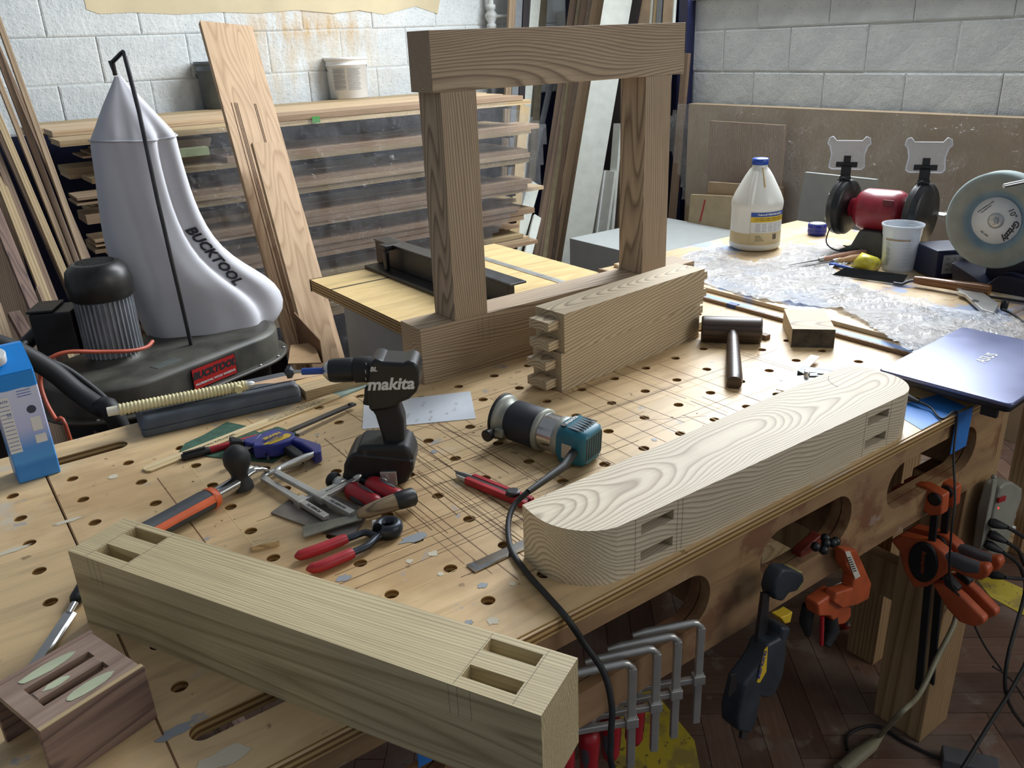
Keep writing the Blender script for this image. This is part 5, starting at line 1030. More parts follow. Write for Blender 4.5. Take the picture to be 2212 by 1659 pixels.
# ================================================================== DUST COLLECTOR
dc = thing('dust_collector', 'dust collector with a grey finned motor, black volute, red label and tall off-white bag', 'dust collector', (-.85, 1.05, -F))
steelk = plain('dusty_black_steel', '504e46', .5, .1, .3, nscale=8); HZ = -.05
def hull(c1, r1, c2, r2, n=20):
    a = math.atan2(c2[1] - c1[1], c2[0] - c1[0]); o = []
    for k in range(n + 1): t = a + math.pi / 2 + math.pi * k / n; o.append((c1[0] + r1 * math.cos(t), c1[1] + r1 * math.sin(t)))
    for k in range(n + 1): t = a - math.pi / 2 + math.pi * k / n; o.append((c2[0] + r2 * math.cos(t), c2[1] + r2 * math.sin(t)))
    return o
c1, c2 = (-1.02, 1.035), (-.71, 1.125)
def ring(r_, z): return [V3((x, y, z)) for x, y in hull(c1, .185 + r_, c2, .155 + r_)]
put('volute', MB().loft([ring(-.02, HZ), ring(-.002, HZ - .006), ring(0, HZ - .012), ring(.0, HZ - .075)]), steelk, dc, W=True)
fl2 = put('rim_flange', MB().loft([ring(.018, HZ - .0755), ring(.024, HZ - .079), ring(.020, HZ - .086), ring(-.005, HZ - .0865)]), steelk, dc, W=True)
for k in range(14):
    q_ = ring(.012, HZ - .0755)[k * 3 % 42]; put('rim_bolt', MB().ball((q_.x, q_.y, q_.z + .001), .005, .6, 8), metal, fl2, W=True)
put('lower_drum', MB().loft([ring(-.03, HZ - .087), ring(-.035, HZ - .16), ring(-.06, HZ - .20)]), rubber, dc, W=True)
for x, y in ((-1.12, .95), (-1.0, 1.2), (-.66, 1.0), (-.72, 1.22)): put('stand_leg', MB().tube([(x, y, HZ - .19), (x + (.05 if x > -.8 else -.03), y, -F + .06)], .013, 10), black, dc, W=True)
put('base_platform', MB().box((-1.25, .86, -F + .06), (-.50, 1.30, -F + .085)), black, dc, W=True, bevel=.004)
for x, y in ((-1.2, .90), (-1.2, 1.26), (-.55, .90), (-.55, 1.26)): put('caster', MB().lathe([(.010, -.012), (.029, -.010), (.029, .010), (.010, .012)], T(x, y, -F + .03) @ M4.Rotation(math.pi / 2, 4, 'X'), 16), rubber, dc, W=True)
Mo = Z(252, 772, HZ); mo = T(Mo.x, Mo.y, 0); rm = .070
put('motor_foot', MB().lathe([(.085, HZ), (.070, HZ + .004), (.062, HZ + .02)], mo, 28), steelk, dc, W=True)
fin = MB(); fin.lathe([(rm - .006, HZ + .018), (rm - .006, HZ + .170)], mo, 32)
alum = plain('cast_aluminium', 'a3a7ac', .45, .3); mtr = put('motor_shell', fin, alum, dc, W=True)
for k in range(36):
    A = mo @ rz(k * math.pi / 18); put('cooling_fin', MB().box((rm - .007, -.0014, HZ + .019), (rm + .003, .0014, HZ + .169), A), alum, mtr, W=True)
capm = put('motor_cap', MB().lathe([(rm + .004, HZ + .171), (rm + .010, HZ + .176), (rm + .012, HZ + .215), (rm + .006, HZ + .245), (rm - .010, HZ + .262), (.050, HZ + .266), (.048, HZ + .262), (.001, HZ + .262)], mo, 36), plain('dusty_motor_cap', '2b2a27', .38, noise=.45, nscale=14), dc, W=True)
gm = MB()
for k in range(-5, 6):
    l = math.sqrt(max(.047 ** 2 - (k * .0088) ** 2, 0)); gm.box((-l, k * .0088 - .0012, HZ + .2625), (l, k * .0088 + .0012, HZ + .2655), mo @ rz(.3)).box((k * .0088 - .0012, -l, HZ + .2625), (k * .0088 + .0012, l, HZ + .2655), mo @ rz(.3))
put('fan_grille', gm, black, capm, W=True, kind='stuff')
bxM = frame(V3((Mo.x, Mo.y, 0)), (-.90, .43, 0), z=(0, 0, 1))
sb = put('switch_box', MB().box((rm + .002, -.055, HZ + .035), (rm + .105, .045, HZ + .150), bxM), black, dc, W=True, bevel=.005)
put('box_lid', MB().box((rm + .045, -.056, HZ + .151), (rm + .108, .046, HZ + .158), bxM), black, sb, W=True, bevel=.002)
put('box_rib', MB().box((rm + .02, -.0575, HZ + .075), (rm + .104, -.0552, HZ + .081), bxM), grey, sb, W=True)
pl0 = bxM @ V3((rm + .106, -.01, HZ + .09)); put('plug', MB().tube([pl0, pl0 + V3((-.05, .0, -.035)), pl0 + V3((-.085, -.01, -.06))], [.020, .018, .009], 10), black, dc, W=True)
put('black_cord', MB().tube(curve([pl0 + V3((-.085, -.01, -.06)), Y(55, 740, .96), Y(30, 760, .93), Y(0, 780, .9), Y(-60, 800, .88)], 5), .006, 8), rubber, dc, W=True)
rod0 = Z(413, 745, HZ); ry = rod0.y
put('hook_rod', MB().tube([rod0, Y(340, 430, ry), Y(300, 240, ry), Y(270, 122, ry), Y(268, 113, ry), Y(266, 112, ry + .004), Y(262, 115, ry + .01)], .0055, 8).tube([Y(264, 113, ry + .005), Y(243, 134, ry + .04)], .0055, 8).tube([Y(243, 133, ry + .04), Y(249, 162, ry + .05)], .0055, 8), dkmetal, dc, W=True)
put('hook_tip', MB().tube([Y(237, 131, ry + .05), Y(247, 156, ry + .05)], .0045, 6), dkmetal, dc, W=True)
rows = [(165, 247, 262), (178, 243, 272), (200, 234, 292), (228, 222, 318), (255, 213, 342), (290, 204, 372), (298, 202, 376), (330, 202, 384), (380, 208, 397), (440, 217, 416), (500, 228, 444), (550, 242, 480), (590, 262, 530), (620, 285, 580), (650, 303, 608), (685, 318, 614), (712, 328, 590), (730, 340, 545), (742, 352, 515)]
yb = 1.235; rings = []
for i, (v_, l_, r_) in enumerate(rows):
    a, b = Y(l_, v_, yb), Y(r_, v_, yb); cx = (a.x + b.x) / 2; rx = (b.x - a.x) / 2; zc_ = (a.z + b.z) / 2; t_ = i / (len(rows) - 1); ry_ = rx * (.85 - .15 * t_) if rx < .17 else .135
    g = []
    for k in range(72):
        th = 2 * math.pi * k / 72; fold = 1 + (.05 + .05 * (1 - t_)) * math.cos(3 * th + 1.9 + t_ * 1.2) * min(1, rx * 12) + .02 * math.cos(8 * th + 3 * t_) + (.035 * max(0, math.cos(14 * th)) if i in (5, 6) else 0)
        wrapd = lambda a_: ((th - a_) + math.pi) % (2 * math.pi) - math.pi
        env = min(1, max(0, (i - 3) / 4)) * (1 - max(0, t_ - .62) / .38)
        cr = (-.36 * math.exp(-(wrapd(5.28) / .15) ** 2) + .07 * math.exp(-(wrapd(5.62) / .22) ** 2)) * env + .05 * mn.noise(V3((math.cos(th) * 2.2, math.sin(th) * 2.2, i * .42))) * min(1, rx * 12)
        g.append(V3((cx + rx * (fold + cr) * math.cos(th), yb + ry_ * (fold + cr) * math.sin(th), zc_ + .012 * math.sin(2 * th + 1) * t_)))
    rings.append(g)
bagm = plain('bag_cloth', 'c9c9cf', .75, noise=.03, nscale=6, bump=.15)
bg = put('filter_bag', MB().loft(rings), bagm, dc, W=True, sub=1)
put('bag_seam', MB().tube([p_ + (p_ - V3((sum(q.x for q in rings[6]) / 72, yb, p_.z))).normalized() * .002 for p_ in rings[6][36:]], .0022, 6), bagm, bg, W=True)
tn = V3((c2[0] - c1[0], c2[1] - c1[1], 0)).normalized(); fn = V3((tn.y, -tn.x, 0))
r_l = V3((c1[0], c1[1], 0)) + tn * .175 + fn * (.185 - .0155 ); r_l.z = HZ - .044
slope_ = (.185 - .155) / (V3((c2[0] - c1[0], c2[1] - c1[1], 0)).length); tn2 = (tn + (-fn) * slope_).normalized()
fn2 = V3((tn2.y, -tn2.x, 0)); LM_ = frame(r_l + fn2 * .004, tn2, z=fn2) @ M4.Diagonal((1.35, 1.25, 1, 1))
lb2 = put('red_label', MB().box((-.052, -.022, -.001), (.052, .022, 0), LM_), plain('label_red', 'b32a26', .4, noise=.04), dc, W=True)
put('label_frame', MB().box((-.054, -.024, -.002), (.054, .024, -.0011), LM_), black, lb2, W=True)
text('BUCKTOOL', LM_ @ T(0, .006, .0003), .0205, ink, lb2, bold=.0012, shear=.25, sx=.95); text('PROFESSIONAL WOOD WORKING', LM_ @ T(0, -.013, .0003), .0062, inkw, lb2, bold=.0002)
PL = frame(Z(360, 785, HZ), tn2, z=(0, 0, 1)); dp = put('data_plate', MB().box((-.038, -.018, 0), (.038, .018, .001), PL), plain('plate_grey', '6f746f', .4, .5), dc, W=True)
# printed name running down the bag, laid onto the cloth
from mathutils.bvhtree import BVHTree
bv = BVHTree.FromPolygons([p for g in rings for p in g], [(k * 72 + i, k * 72 + (i + 1) % 72, (k + 1) * 72 + (i + 1) % 72, (k + 1) * 72 + i) for k in range(len(rings) - 1) for i in range(72)])
pa_, pb_2 = Y(392, 470, 1.0), Y(520, 632, 1.0); cu = bpy.data.curves.new('t', 'FONT'); cu.body = 'BUCKTOOL'; cu.size = .075; cu.shear = .4; cu.offset = .003; cu.align_y = 'CENTER'; cu.resolution_u = 2
tt_ = bpy.data.objects.new('t', cu); C.objects.link(tt_); bpy.context.view_layer.update(); me = bpy.data.meshes.new_from_object(tt_.evaluated_get(bpy.context.evaluated_depsgraph_get())); bpy.data.objects.remove(tt_)
bm_ = bmesh.new(); bm_.from_mesh(me); bmesh.ops.triangulate(bm_, faces=bm_.faces)
for _ in range(2): bmesh.ops.subdivide_edges(bm_, edges=[e for e in bm_.edges if e.calc_length() > .012], cuts=1)
bmesh.ops.triangulate(bm_, faces=bm_.faces); bm_.to_mesh(me); bm_.free()
pa_, pb_2 = Y(405, 490, 1.10), Y(540, 640, 1.10); A_ = frame(pa_, pb_2 - pa_, z=(0, -1, 0)) @ M4.Diagonal((.52, .50, 1, 1)); mp_ = MB(); vs = []
for v_ in me.vertices:
    w_ = A_ @ v_.co; rd_ = (w_ - CAM).normalized(); hit = bv.ray_cast(w_ - rd_ * .6, rd_); vs.append((hit[0] if hit[0] is not None else w_) + V3((0, -.004, 0)))
mp_.add(vs, [tuple(p.vertices) for p in me.polygons]); put('printed_name', mp_, ink, bg, W=True, kind='stuff')
# ---- hoses and red cord at the left of the collector
put('red_cord', MB().tube(curve([Y(330, 737, .97), Y(316, 750, .95), Y(280, 758, .93), Y(215, 760, .93), Y(150, 760, .93), Y(112, 772, .93), Y(93, 795, .93), Y(87, 825, .93), Y(98, 865, .90), Y(120, 905, .86), Y(150, 945, .82), V3((-1.2, .82, -.6)), V3((-1.15, .85, -F + .008))], 6), .0052, 8), plain('orange_red_cord', 'b8563c', .45), label='orange-red power cord looped round the dust collector motor', cat='cord')
put('dust_hose', MB().tube(curve([Y(-30, 735, .80), Y(40, 760, .78), Y(110, 800, .76), Y(165, 845, .74), Y(215, 880, .70), Y(250, 905, .66), V3((-1.05, .66, -.4)), V3((-1.0, .7, -F + .03))], 6), .022, 14), rubber, label='thick black dust hose passing behind the water carton', cat='hose')
put('black_cable', MB().tube(curve([Y(60, 770, .82), Y(130, 790, .82), Y(190, 830, .80), Y(235, 870, .78), Y(255, 900, .74), V3((-1.02, .78, -.5)), V3((-.98, .85, -F + .012))], 6), .008, 10), rubber, label='black cable running beside the thick hose', cat='cable')
# ================================================================== LUMBER RACK
rk = thing('lumber_rack', 'wall rack of dark steel uprights and arms holding stacked boards', 'rack', (.3, 3.0, -F)); YR = 2.22
levs = [(247, 2), (316, 2), (384, 3), (453, 3), (517, 3), (578, 3), (640, 3)]
for x in (-.55, .15, .75, 1.15):
    put('upright', MB().box((x, 3.06, -F), (x + .04, 3.11, .40)), lumber_k, rk, W=True)
for k, (v_, n_) in enumerate(levs):
    zb = Y(906, v_, YR).z - .001
    for x in (-.55, .15, .75, 1.15): put('arm', MB().box((x, YR + .02, zb - .012), (x + .03, 3.058, zb - .001)), lumber_k, rk, W=True)
rack_t = wood('rack_tan_wood', 'dcc19d', 'b99c78', ring=12, stretch=.03, warp=.04, vary=.2)
rack_b = wood('rack_brown_wood', 'c3a484', '94775d', ring=12, stretch=.03, warp=.04, vary=.25)
plank_names = 'boards on the lumber rack'
row_txt = ('top', 'second', 'third', 'fourth', 'fifth', 'sixth', 'lowest')
bm_cache = {}
def plank(x0, x1, y0, y1, z0, z1, mat, label, grp=plank_names, cat='board'):
    m = MB().box((x0, y0, z0), (x1, y1, z1)); return put('rack_board', m, mat, label=label, cat=cat, group=grp)
for k, (v_, n_) in enumerate(levs):
    z = Y(906, v_, YR).z
    for n in range(n_):
        th = rnd.choice((.018, .022, .026)) if k else .021
        for c_, wy in enumerate((0, .21, .42, .63)):
            if c_ > 1 and k: continue
            mat = rnd.choice((rack_t, rack_b, rack_t, lumber_p, rack_b)); x0 = -.86 + rnd.uniform(-.04, .12) + k * .028; x1 = 1.28 + rnd.uniform(-.12, .08)
            y0 = YR + wy + rnd.uniform(0, .012)
            if n == n_ - 1 and c_ == 0 and rnd.random() < .6: x0 += rnd.uniform(.3, .9)
            plank(x0, x1, y0, y0 + .195, z, z + th, mat, '%s rough board, %s rack level, %s, %s row back' % ('brown' if mat is rack_b else 'tan' if mat is rack_t else 'pale', row_txt[k], ('lowest of its stack', 'second of its stack', 'third of its stack')[n], ('first', 'second', 'third', 'fourth')[c_]), grp='boards on the %s level of the lumber rack' % row_txt[k])
        z += th + .001
for i in range(4): plank(-.78 + .03 * i, -.30, 2.30 - .01 * i, 2.50, Y(906, 247, YR).z - .044 + .009 * i - .01, Y(906, 247, YR).z - .036 + .009 * i - .01, lumber_t, 'thin tan board end left of the dust bag, ' + ('lowest', 'second', 'third', 'topmost')[i] + ' of its pile', grp='thin boards left of the dust bag')
plank(-.72, -.35, 2.16, 2.215, .335, .365, plain('pale_green_stock', '9aa482', .6), 'pale green-ended stick below the thin boards, left of the dust bag', grp='green stick')
for kk, (u0, u1, v_, dv) in enumerate(((166, 215, 428, 6), (166, 215, 440, 5), (185, 222, 466, 20), (205, 232, 520, 5), (207, 232, 530, 4), (205, 232, 541, 8))):
    a, b = Y(u0, v_, 2.0), Y(u1 + 60, v_, 2.0); plank(a.x, b.x, 2.0, 2.16, a.z - dv * .0016, a.z, lumber_t, 'tan board end in the dark left of the dust bag, ' + ('topmost', 'second from top', 'third from top', 'fourth from top', 'second from bottom', 'lowest')[kk], grp='board ends left of the dust bag')
put('green_tape_tag', MB().box((Y(673, 252, YR).x, YR - .003, Y(673, 266, YR).z), (Y(690, 252, YR).x, YR - .001, Y(673, 252, YR).z)), plain('green_tape', '4f9a4c', .5), label='small green tape tag on the front of the top rack board', cat='tape')
sheet('plastic_curtain', [(-.45, .43), (.02, .435), (.9, .44), (1.12, .42), (1.36, .30), (1.30, .0), (1.0, -.20), (.86, -.75), (-.05, -.75), (-.45, 0)], lambda a, b: V3((a, YR - .03 + .022 * (mn.noise(V3((a * 7, b * 2.2, 3))) + .5 * mn.noise(V3((a * 24, b * 9, 6)))), b)), pfilm3, 'clear plastic curtain hanging over the front of the lumber rack', n=.02, cat='plastic sheet')
# buckets on the rack
RTOP = Y(906, 247, YR).z + .0445
def bucket(u, vb, y, r_, h, mat, label, grp=None):
    p = Z(u, vb, RTOP); t = thing('bucket', label, 'bucket', M4.Translation(p))
    put('pail', MB().lathe([(r_ * .92, 0), (r_ * .94, .001), (r_ * .985, h * .80), (r_ * 1.03, h * .805), (r_ * 1.03, h * .83), (r_ * .98, h * .835), (r_ * 1.0, h * .93), (r_ * 1.06, h * .935), (r_ * 1.06, h), (r_ * 1.0, h), (r_ * .86, .02), (.001, .018)], None, 36, cap=False), mat, t)
    a = [V3((r_ * 1.1 * math.cos(th), r_ * 1.1 * math.sin(th) * .35 , h * .86 - r_ * .75 * abs(math.sin(th)))) for th in [k * math.pi / 14 - .3 for k in range(15)]]
    put('bail_handle', MB().tube(a, .0022, 6), dkmetal, t); return t, p
bt2, bp2 = bucket(755, 211, 2.80, .108, .205, plain('bright_white_pail', 'f4f5f4', .4, noise=.02), 'white plastic bucket with a grey printed label, standing on the lumber rack by the wall')
ba = math.atan2(CAM.y - bp2.y, CAM.x - bp2.x)
def bband(z0, z1, a0, a1, r_, mat, nm): 
    rg = [[V3(((r_ + (z - .03) * .062) * math.cos(ba + a0 + (a1 - a0) * k / 12), (r_ + (z - .03) * .062) * math.sin(ba + a0 + (a1 - a0) * k / 12), z)) for k in range(13)] for z in (z0, z1)]; put(nm, MB().loft(rg, cap=False, closed=False), mat, bt2)
for k in range(13): bband(.045 + k * .0085, .0485 + k * .0085, -.75 + .04 * (k % 2), -.10, .1040, inkg if k % 3 else plain('mid_grey', '9a9c9f', .5), 'print_line'); bband(.045 + k * .0085, .0475 + k * .0085, .0, .70 - .05 * (k % 3), .1040, inkg, 'print_line')
bucket(490, 232, 2.80, .115, .215, plain('galvanised_grey_pail', '6b747b', .5, .3), 'dark grey bucket on the lumber rack, half hidden behind the leaning board')
# ---- leaning boards
def lean(name, label, tl, tr, vt, pt_, bl, br, vb, pb_, th, mat, cat='board', up=0., group=None, tofloor=True):
    f_ = lambda u, v, pl: (Y if pl[0] == 'y' else X)(u, v, pl[1])
    a, b, c_, d_ = f_(tl, vt, pt_), f_(tr, vt, pt_), f_(bl, vb, pb_), f_(br, vb, pb_); A, B = (a + b) / 2, (c_ + d_) / 2; wd = ((b - a).length + (d_ - c_).length) / 2
    ax = (A - B).normalized(); wv = (b - a) + (d_ - c_); 
    if tofloor: B = B + (B - A) * ((-F + .004 - B.z) / (B - A).z)
    A = A + ax * up; M = frame(B, ax, wv.normalized()); L = (A - B).length
    return put(name, MB().box((0, -wd / 2, -th / 2), (L, wd / 2, th / 2)), mat, M=M, label=label, cat=cat, group=group, bevel=.001, seg=1)
lb_ = lean('wide_board', 'wide tan oak board with long grooves, leaning on the rack beside the dust bag', 438, 535, 54, ('y', 2.15), 610, 738, 740, ('y', 1.42), .022, oakboard)
for q_ in (-.36, -.30, -.27, -.24, .12, .15): put('groove', MB().box((.1, q_ * .18, -.0122), (1.75, q_ * .18 + .0016, -.0111)), plain('groove_dark', '5b4330', .8), lb_); 
lean('narrow_board', 'narrower oak board resting on the wide leaning board', 549, 600, 310, ('y', 1.74), 652, 728, 740, ('y', 1.365), .018, oakboard)
k_ = [('tan', lumber_t, 1100, 1112, 0, 1075, 1091, 530, .6), ('grey tube-like', lumber_g, 1113, 1127, 0, 1090, 1104, 500, .6), ('dark', lumber_k, 1129, 1143, 0, 1105, 1117, 500, .6), ('white-painted', lumber_w, 1146, 1165, 0, 1110, 1132, 520, .6), ('dark olive', plain('olive_board', '5b5240', .6), 1166, 1181, 0, 1140, 1154, 392, .6)]
for nm, m, a, b, v0, c_, d_, v1, up in k_: lean('leaning_stick', '%s stick leaning in the corner, among the left group behind the frame' % nm, a, b, v0, ('y', 2.98), c_, d_, v1, ('y', 2.80), .02, m, up=up)
lean('short_stud', 'short pale pine stud leaning in front of the corner lumber', 1122, 1139, 229, ('y', 2.75), 1094, 1117, 527, ('y', 2.55), .035, lumber_p)
lean('leaning_strip', 'thin grey strip leaning across the navy corner', 1190, 1203, 150, ('y', 2.95), 1143, 1150, 375, ('y', 2.85), .012, lumber_g, up=.02)
lean('white_offcut', 'wide white offcut leaning low in the corner', 1139, 1168, 395, ('y', 2.70), 1106, 1124, 530, ('y', 2.60), .018, lumber_w)
lean('white_offcut', 'small white offcut at the foot of the corner lumber, by the router table', 1155, 1166, 468, ('y', 2.62), 1133, 1151, 541, ('y', 2.50), .018, lumber_w)
mix = plain('beige_wide', 'b9a084', .6, noise=.12, nscale=9)
r_ = [('reddish-brown', lumber_b, 1235, 1249, 0, 1154, 1170, 546), ('thin olive', plain('olive_strip', '85795a', .6), 1250, 1256, 0, 1171, 1181, 548), ('brown', lumber_b, 1258, 1270, 0, 1181, 1190, 548), ('grey-brown', plain('grey_brown', '7a6b5e', .6), 1271, 1282, 0, 1191, 1197, 548), ('pale tan', lumber_t, 1284, 1296, 0, 1188, 1203, 554), ('honey tan', lumber_t, 1296, 1306, 0, 1203, 1215, 554), ('dark red-brown', plain('dark_red_brown', '4a3028', .6), 1307, 1314, 0, 1216, 1224, 556)]
for nm, m, a, b, v0, c_, d_, v1 in r_: lean('leaning_stick', '%s stick leaning in the corner, in the middle group behind the frame opening' % nm, a, b, v0, ('x', 2.10), c_, d_, v1, ('y', 2.60), .02, m, up=.6)
lean('wide_white_board', 'tall wide white-painted board leaning in the corner behind the frame opening', 1315, 1356, 0, ('x', 2.02), 1220, 1262, 565, ('y', 2.42), .02, lumber_w, up=.6)
lean('dark_board', 'wide dark brown board leaning behind the tall white board', 1362, 1386, 0, ('x', 2.12), 1296, 1320, 368, ('x', 2.06), .02, lumber_k, up=.6)
for nm, m, a, b, c_, d_ in (('grey-brown', plain('grey_brown2', '8d7d6e', .6), 1362, 1372, 1332, 1342), ('wide beige', mix, 1374, 1407, 1340, 1376), ('white-edged', lumber_w, 1409, 1413, 1375, 1379), ('light', lumber_p, 1416, 1421, 1382, 1388), ('grey', lumber_g, 1423, 1432, 1392, 1402), ('beige', mix, 1437, 1456, 1408, 1428), ('white-edged thin', lumber_w, 1457, 1460, 1429, 1432)):
    lean('leaning_stick', '%s board standing above the top rail of the frame, near the navy door' % nm, a, b, 0, ('x', 2.13 - .0 * a), c_, d_, 420, ('x', 2.06), .018, m, up=.5)
lean('brown_board', 'brown board standing just right of the tall frame', 1476, 1491, 115, ('x', 2.13), 1444, 1455, 498, ('x', 2.06), .02, lumber_b)
for lab, a, b, v0, c_, d_, v1, x_ in (('left', 1296, 1306, 371, 1261, 1279, 572, 1.98), ('right', 1307, 1331, 369, 1280, 1302, 575, 1.97)): lean('white_trim_board', 'short white trim board left of the right post, the %s one of the pair' % lab, a, b, v0, ('x', x_), c_, d_, v1, ('x', x_ - .10), .018, lumber_w)
lean('white_trim_edge', 'bright white edge moulding between the two short white trim boards', 1304, 1307, 369, ('x', 1.955), 1277, 1281, 574, ('x', 1.855), .012, white)
lean('grey_white_board', 'light grey board behind the right post of the frame', 1329, 1342, 267, ('x', 2.02), 1305, 1322, 540, ('x', 1.92), .018, lumber_w)
# sticks leaning at the left
sl = [('tan', lumber_t, -6, 8, 57, 176, 189, 563, 2.30, 1.75), ('brown', lumber_b, -40, -28, 40, 164, 177, 578, 2.34, 1.78), ('tan', lumber_t, -62, -50, 40, 158, 170, 600, 2.30, 1.74), ('pale olive', lumber_p, -95, -78, 60, 152, 167, 640, 2.24, 1.68), ('brown', lumber_b, -70, -58, 150, 140, 152, 625, 2.36, 1.8), ('rough dark', lumber_b, -50, -30, 250, 112, 128, 660, 2.1, 1.64), ('wany-edged', lumber_p, -45, -25, 300, 96, 116, 662, 2.06, 1.60), ('brown', lumber_b, -20, -8, 80, 168, 178, 520, 2.4, 1.84), ('tan', lumber_t, -30, -20, 200, 118, 128, 560, 2.42, 1.86)]
for i, (nm, m, a, b, v0, c_, d_, v1, yt, ybm) in enumerate(sl): lean('lumber_stick', '%s stick in the leaning bundle at the left edge, %s from its right' % (nm, ('first', 'second', 'third', 'seventh', 'fourth', 'eighth', 'ninth', 'fifth', 'sixth')[i]), a, b, v0, ('y', yt), c_, d_, v1, ('y', ybm), .018, m, group='sticks leaning at the left edge', up=.25 if v0 < 100 else .0)
lean('walnut_board', 'long light brown board leaning in front of the left stick bundle', -60, -34, 370, ('y', 1.90), 96, 122, 750, ('y', 1.52), .022, walnut)
lean('veneered_sheet', 'wide brown veneered panel behind the leaning board at the far left', -120, -10, 330, ('y', 2.15), -20, 92, 720, ('y', 1.75), .02, lumber_b, cat='panel')
for a, b, v0, c_, d_, v1, m, lab in ((16, 43, 677, 66, 95, 770, walnut, 'short wide brown offcut standing above the dust hose'), (77, 85, 624, 100, 109, 682, lumber_b, 'narrow brown offcut left of the motor box'), (-30, 2, 660, -4, 27, 737, lumber_t, 'tan offcut at the far left above the carton'), (110, 160, 860, 140, 175, 940, lumber_t, 'tan wedge offcut below the dust collector')):
    lean('offcut', lab, a, b, v0, ('y', 1.50), c_, d_, v1, ('y', 1.38), .022, m, cat='offcut')
# cardboard box
cbm = plain('cardboard', 'b08f68', .7, noise=.08); cx_ = thing('cardboard_box', 'open cardboard box on the floor between the dust collector and the router table', 'box', (-.42, 1.0, -F))
bz = -.30
put('box_wall', MB().box((-.50, .85, -F), (-.35, 1.15, bz)), cbm, cx_, W=True)
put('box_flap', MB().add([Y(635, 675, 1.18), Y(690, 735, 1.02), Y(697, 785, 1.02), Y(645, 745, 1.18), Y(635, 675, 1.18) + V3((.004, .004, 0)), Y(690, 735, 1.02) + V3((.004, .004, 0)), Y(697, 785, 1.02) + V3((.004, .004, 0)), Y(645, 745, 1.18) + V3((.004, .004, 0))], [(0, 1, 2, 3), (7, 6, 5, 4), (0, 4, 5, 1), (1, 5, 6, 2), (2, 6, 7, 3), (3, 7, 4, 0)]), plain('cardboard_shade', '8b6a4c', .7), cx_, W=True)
put('box_flap', MB().add([Y(628, 745, 1.12), Y(678, 740, 1.10), Y(694, 783, .95), Y(622, 785, .97), Y(628, 745, 1.12) - V3((0, 0, .004)), Y(678, 740, 1.10) - V3((0, 0, .004)), Y(694, 783, .95) - V3((0, 0, .004)), Y(622, 785, .97) - V3((0, 0, .004))], [(0, 1, 2, 3), (7, 6, 5, 4), (0, 4, 5, 1), (1, 5, 6, 2), (2, 6, 7, 3), (3, 7, 4, 0)]), cbm, cx_, W=True)
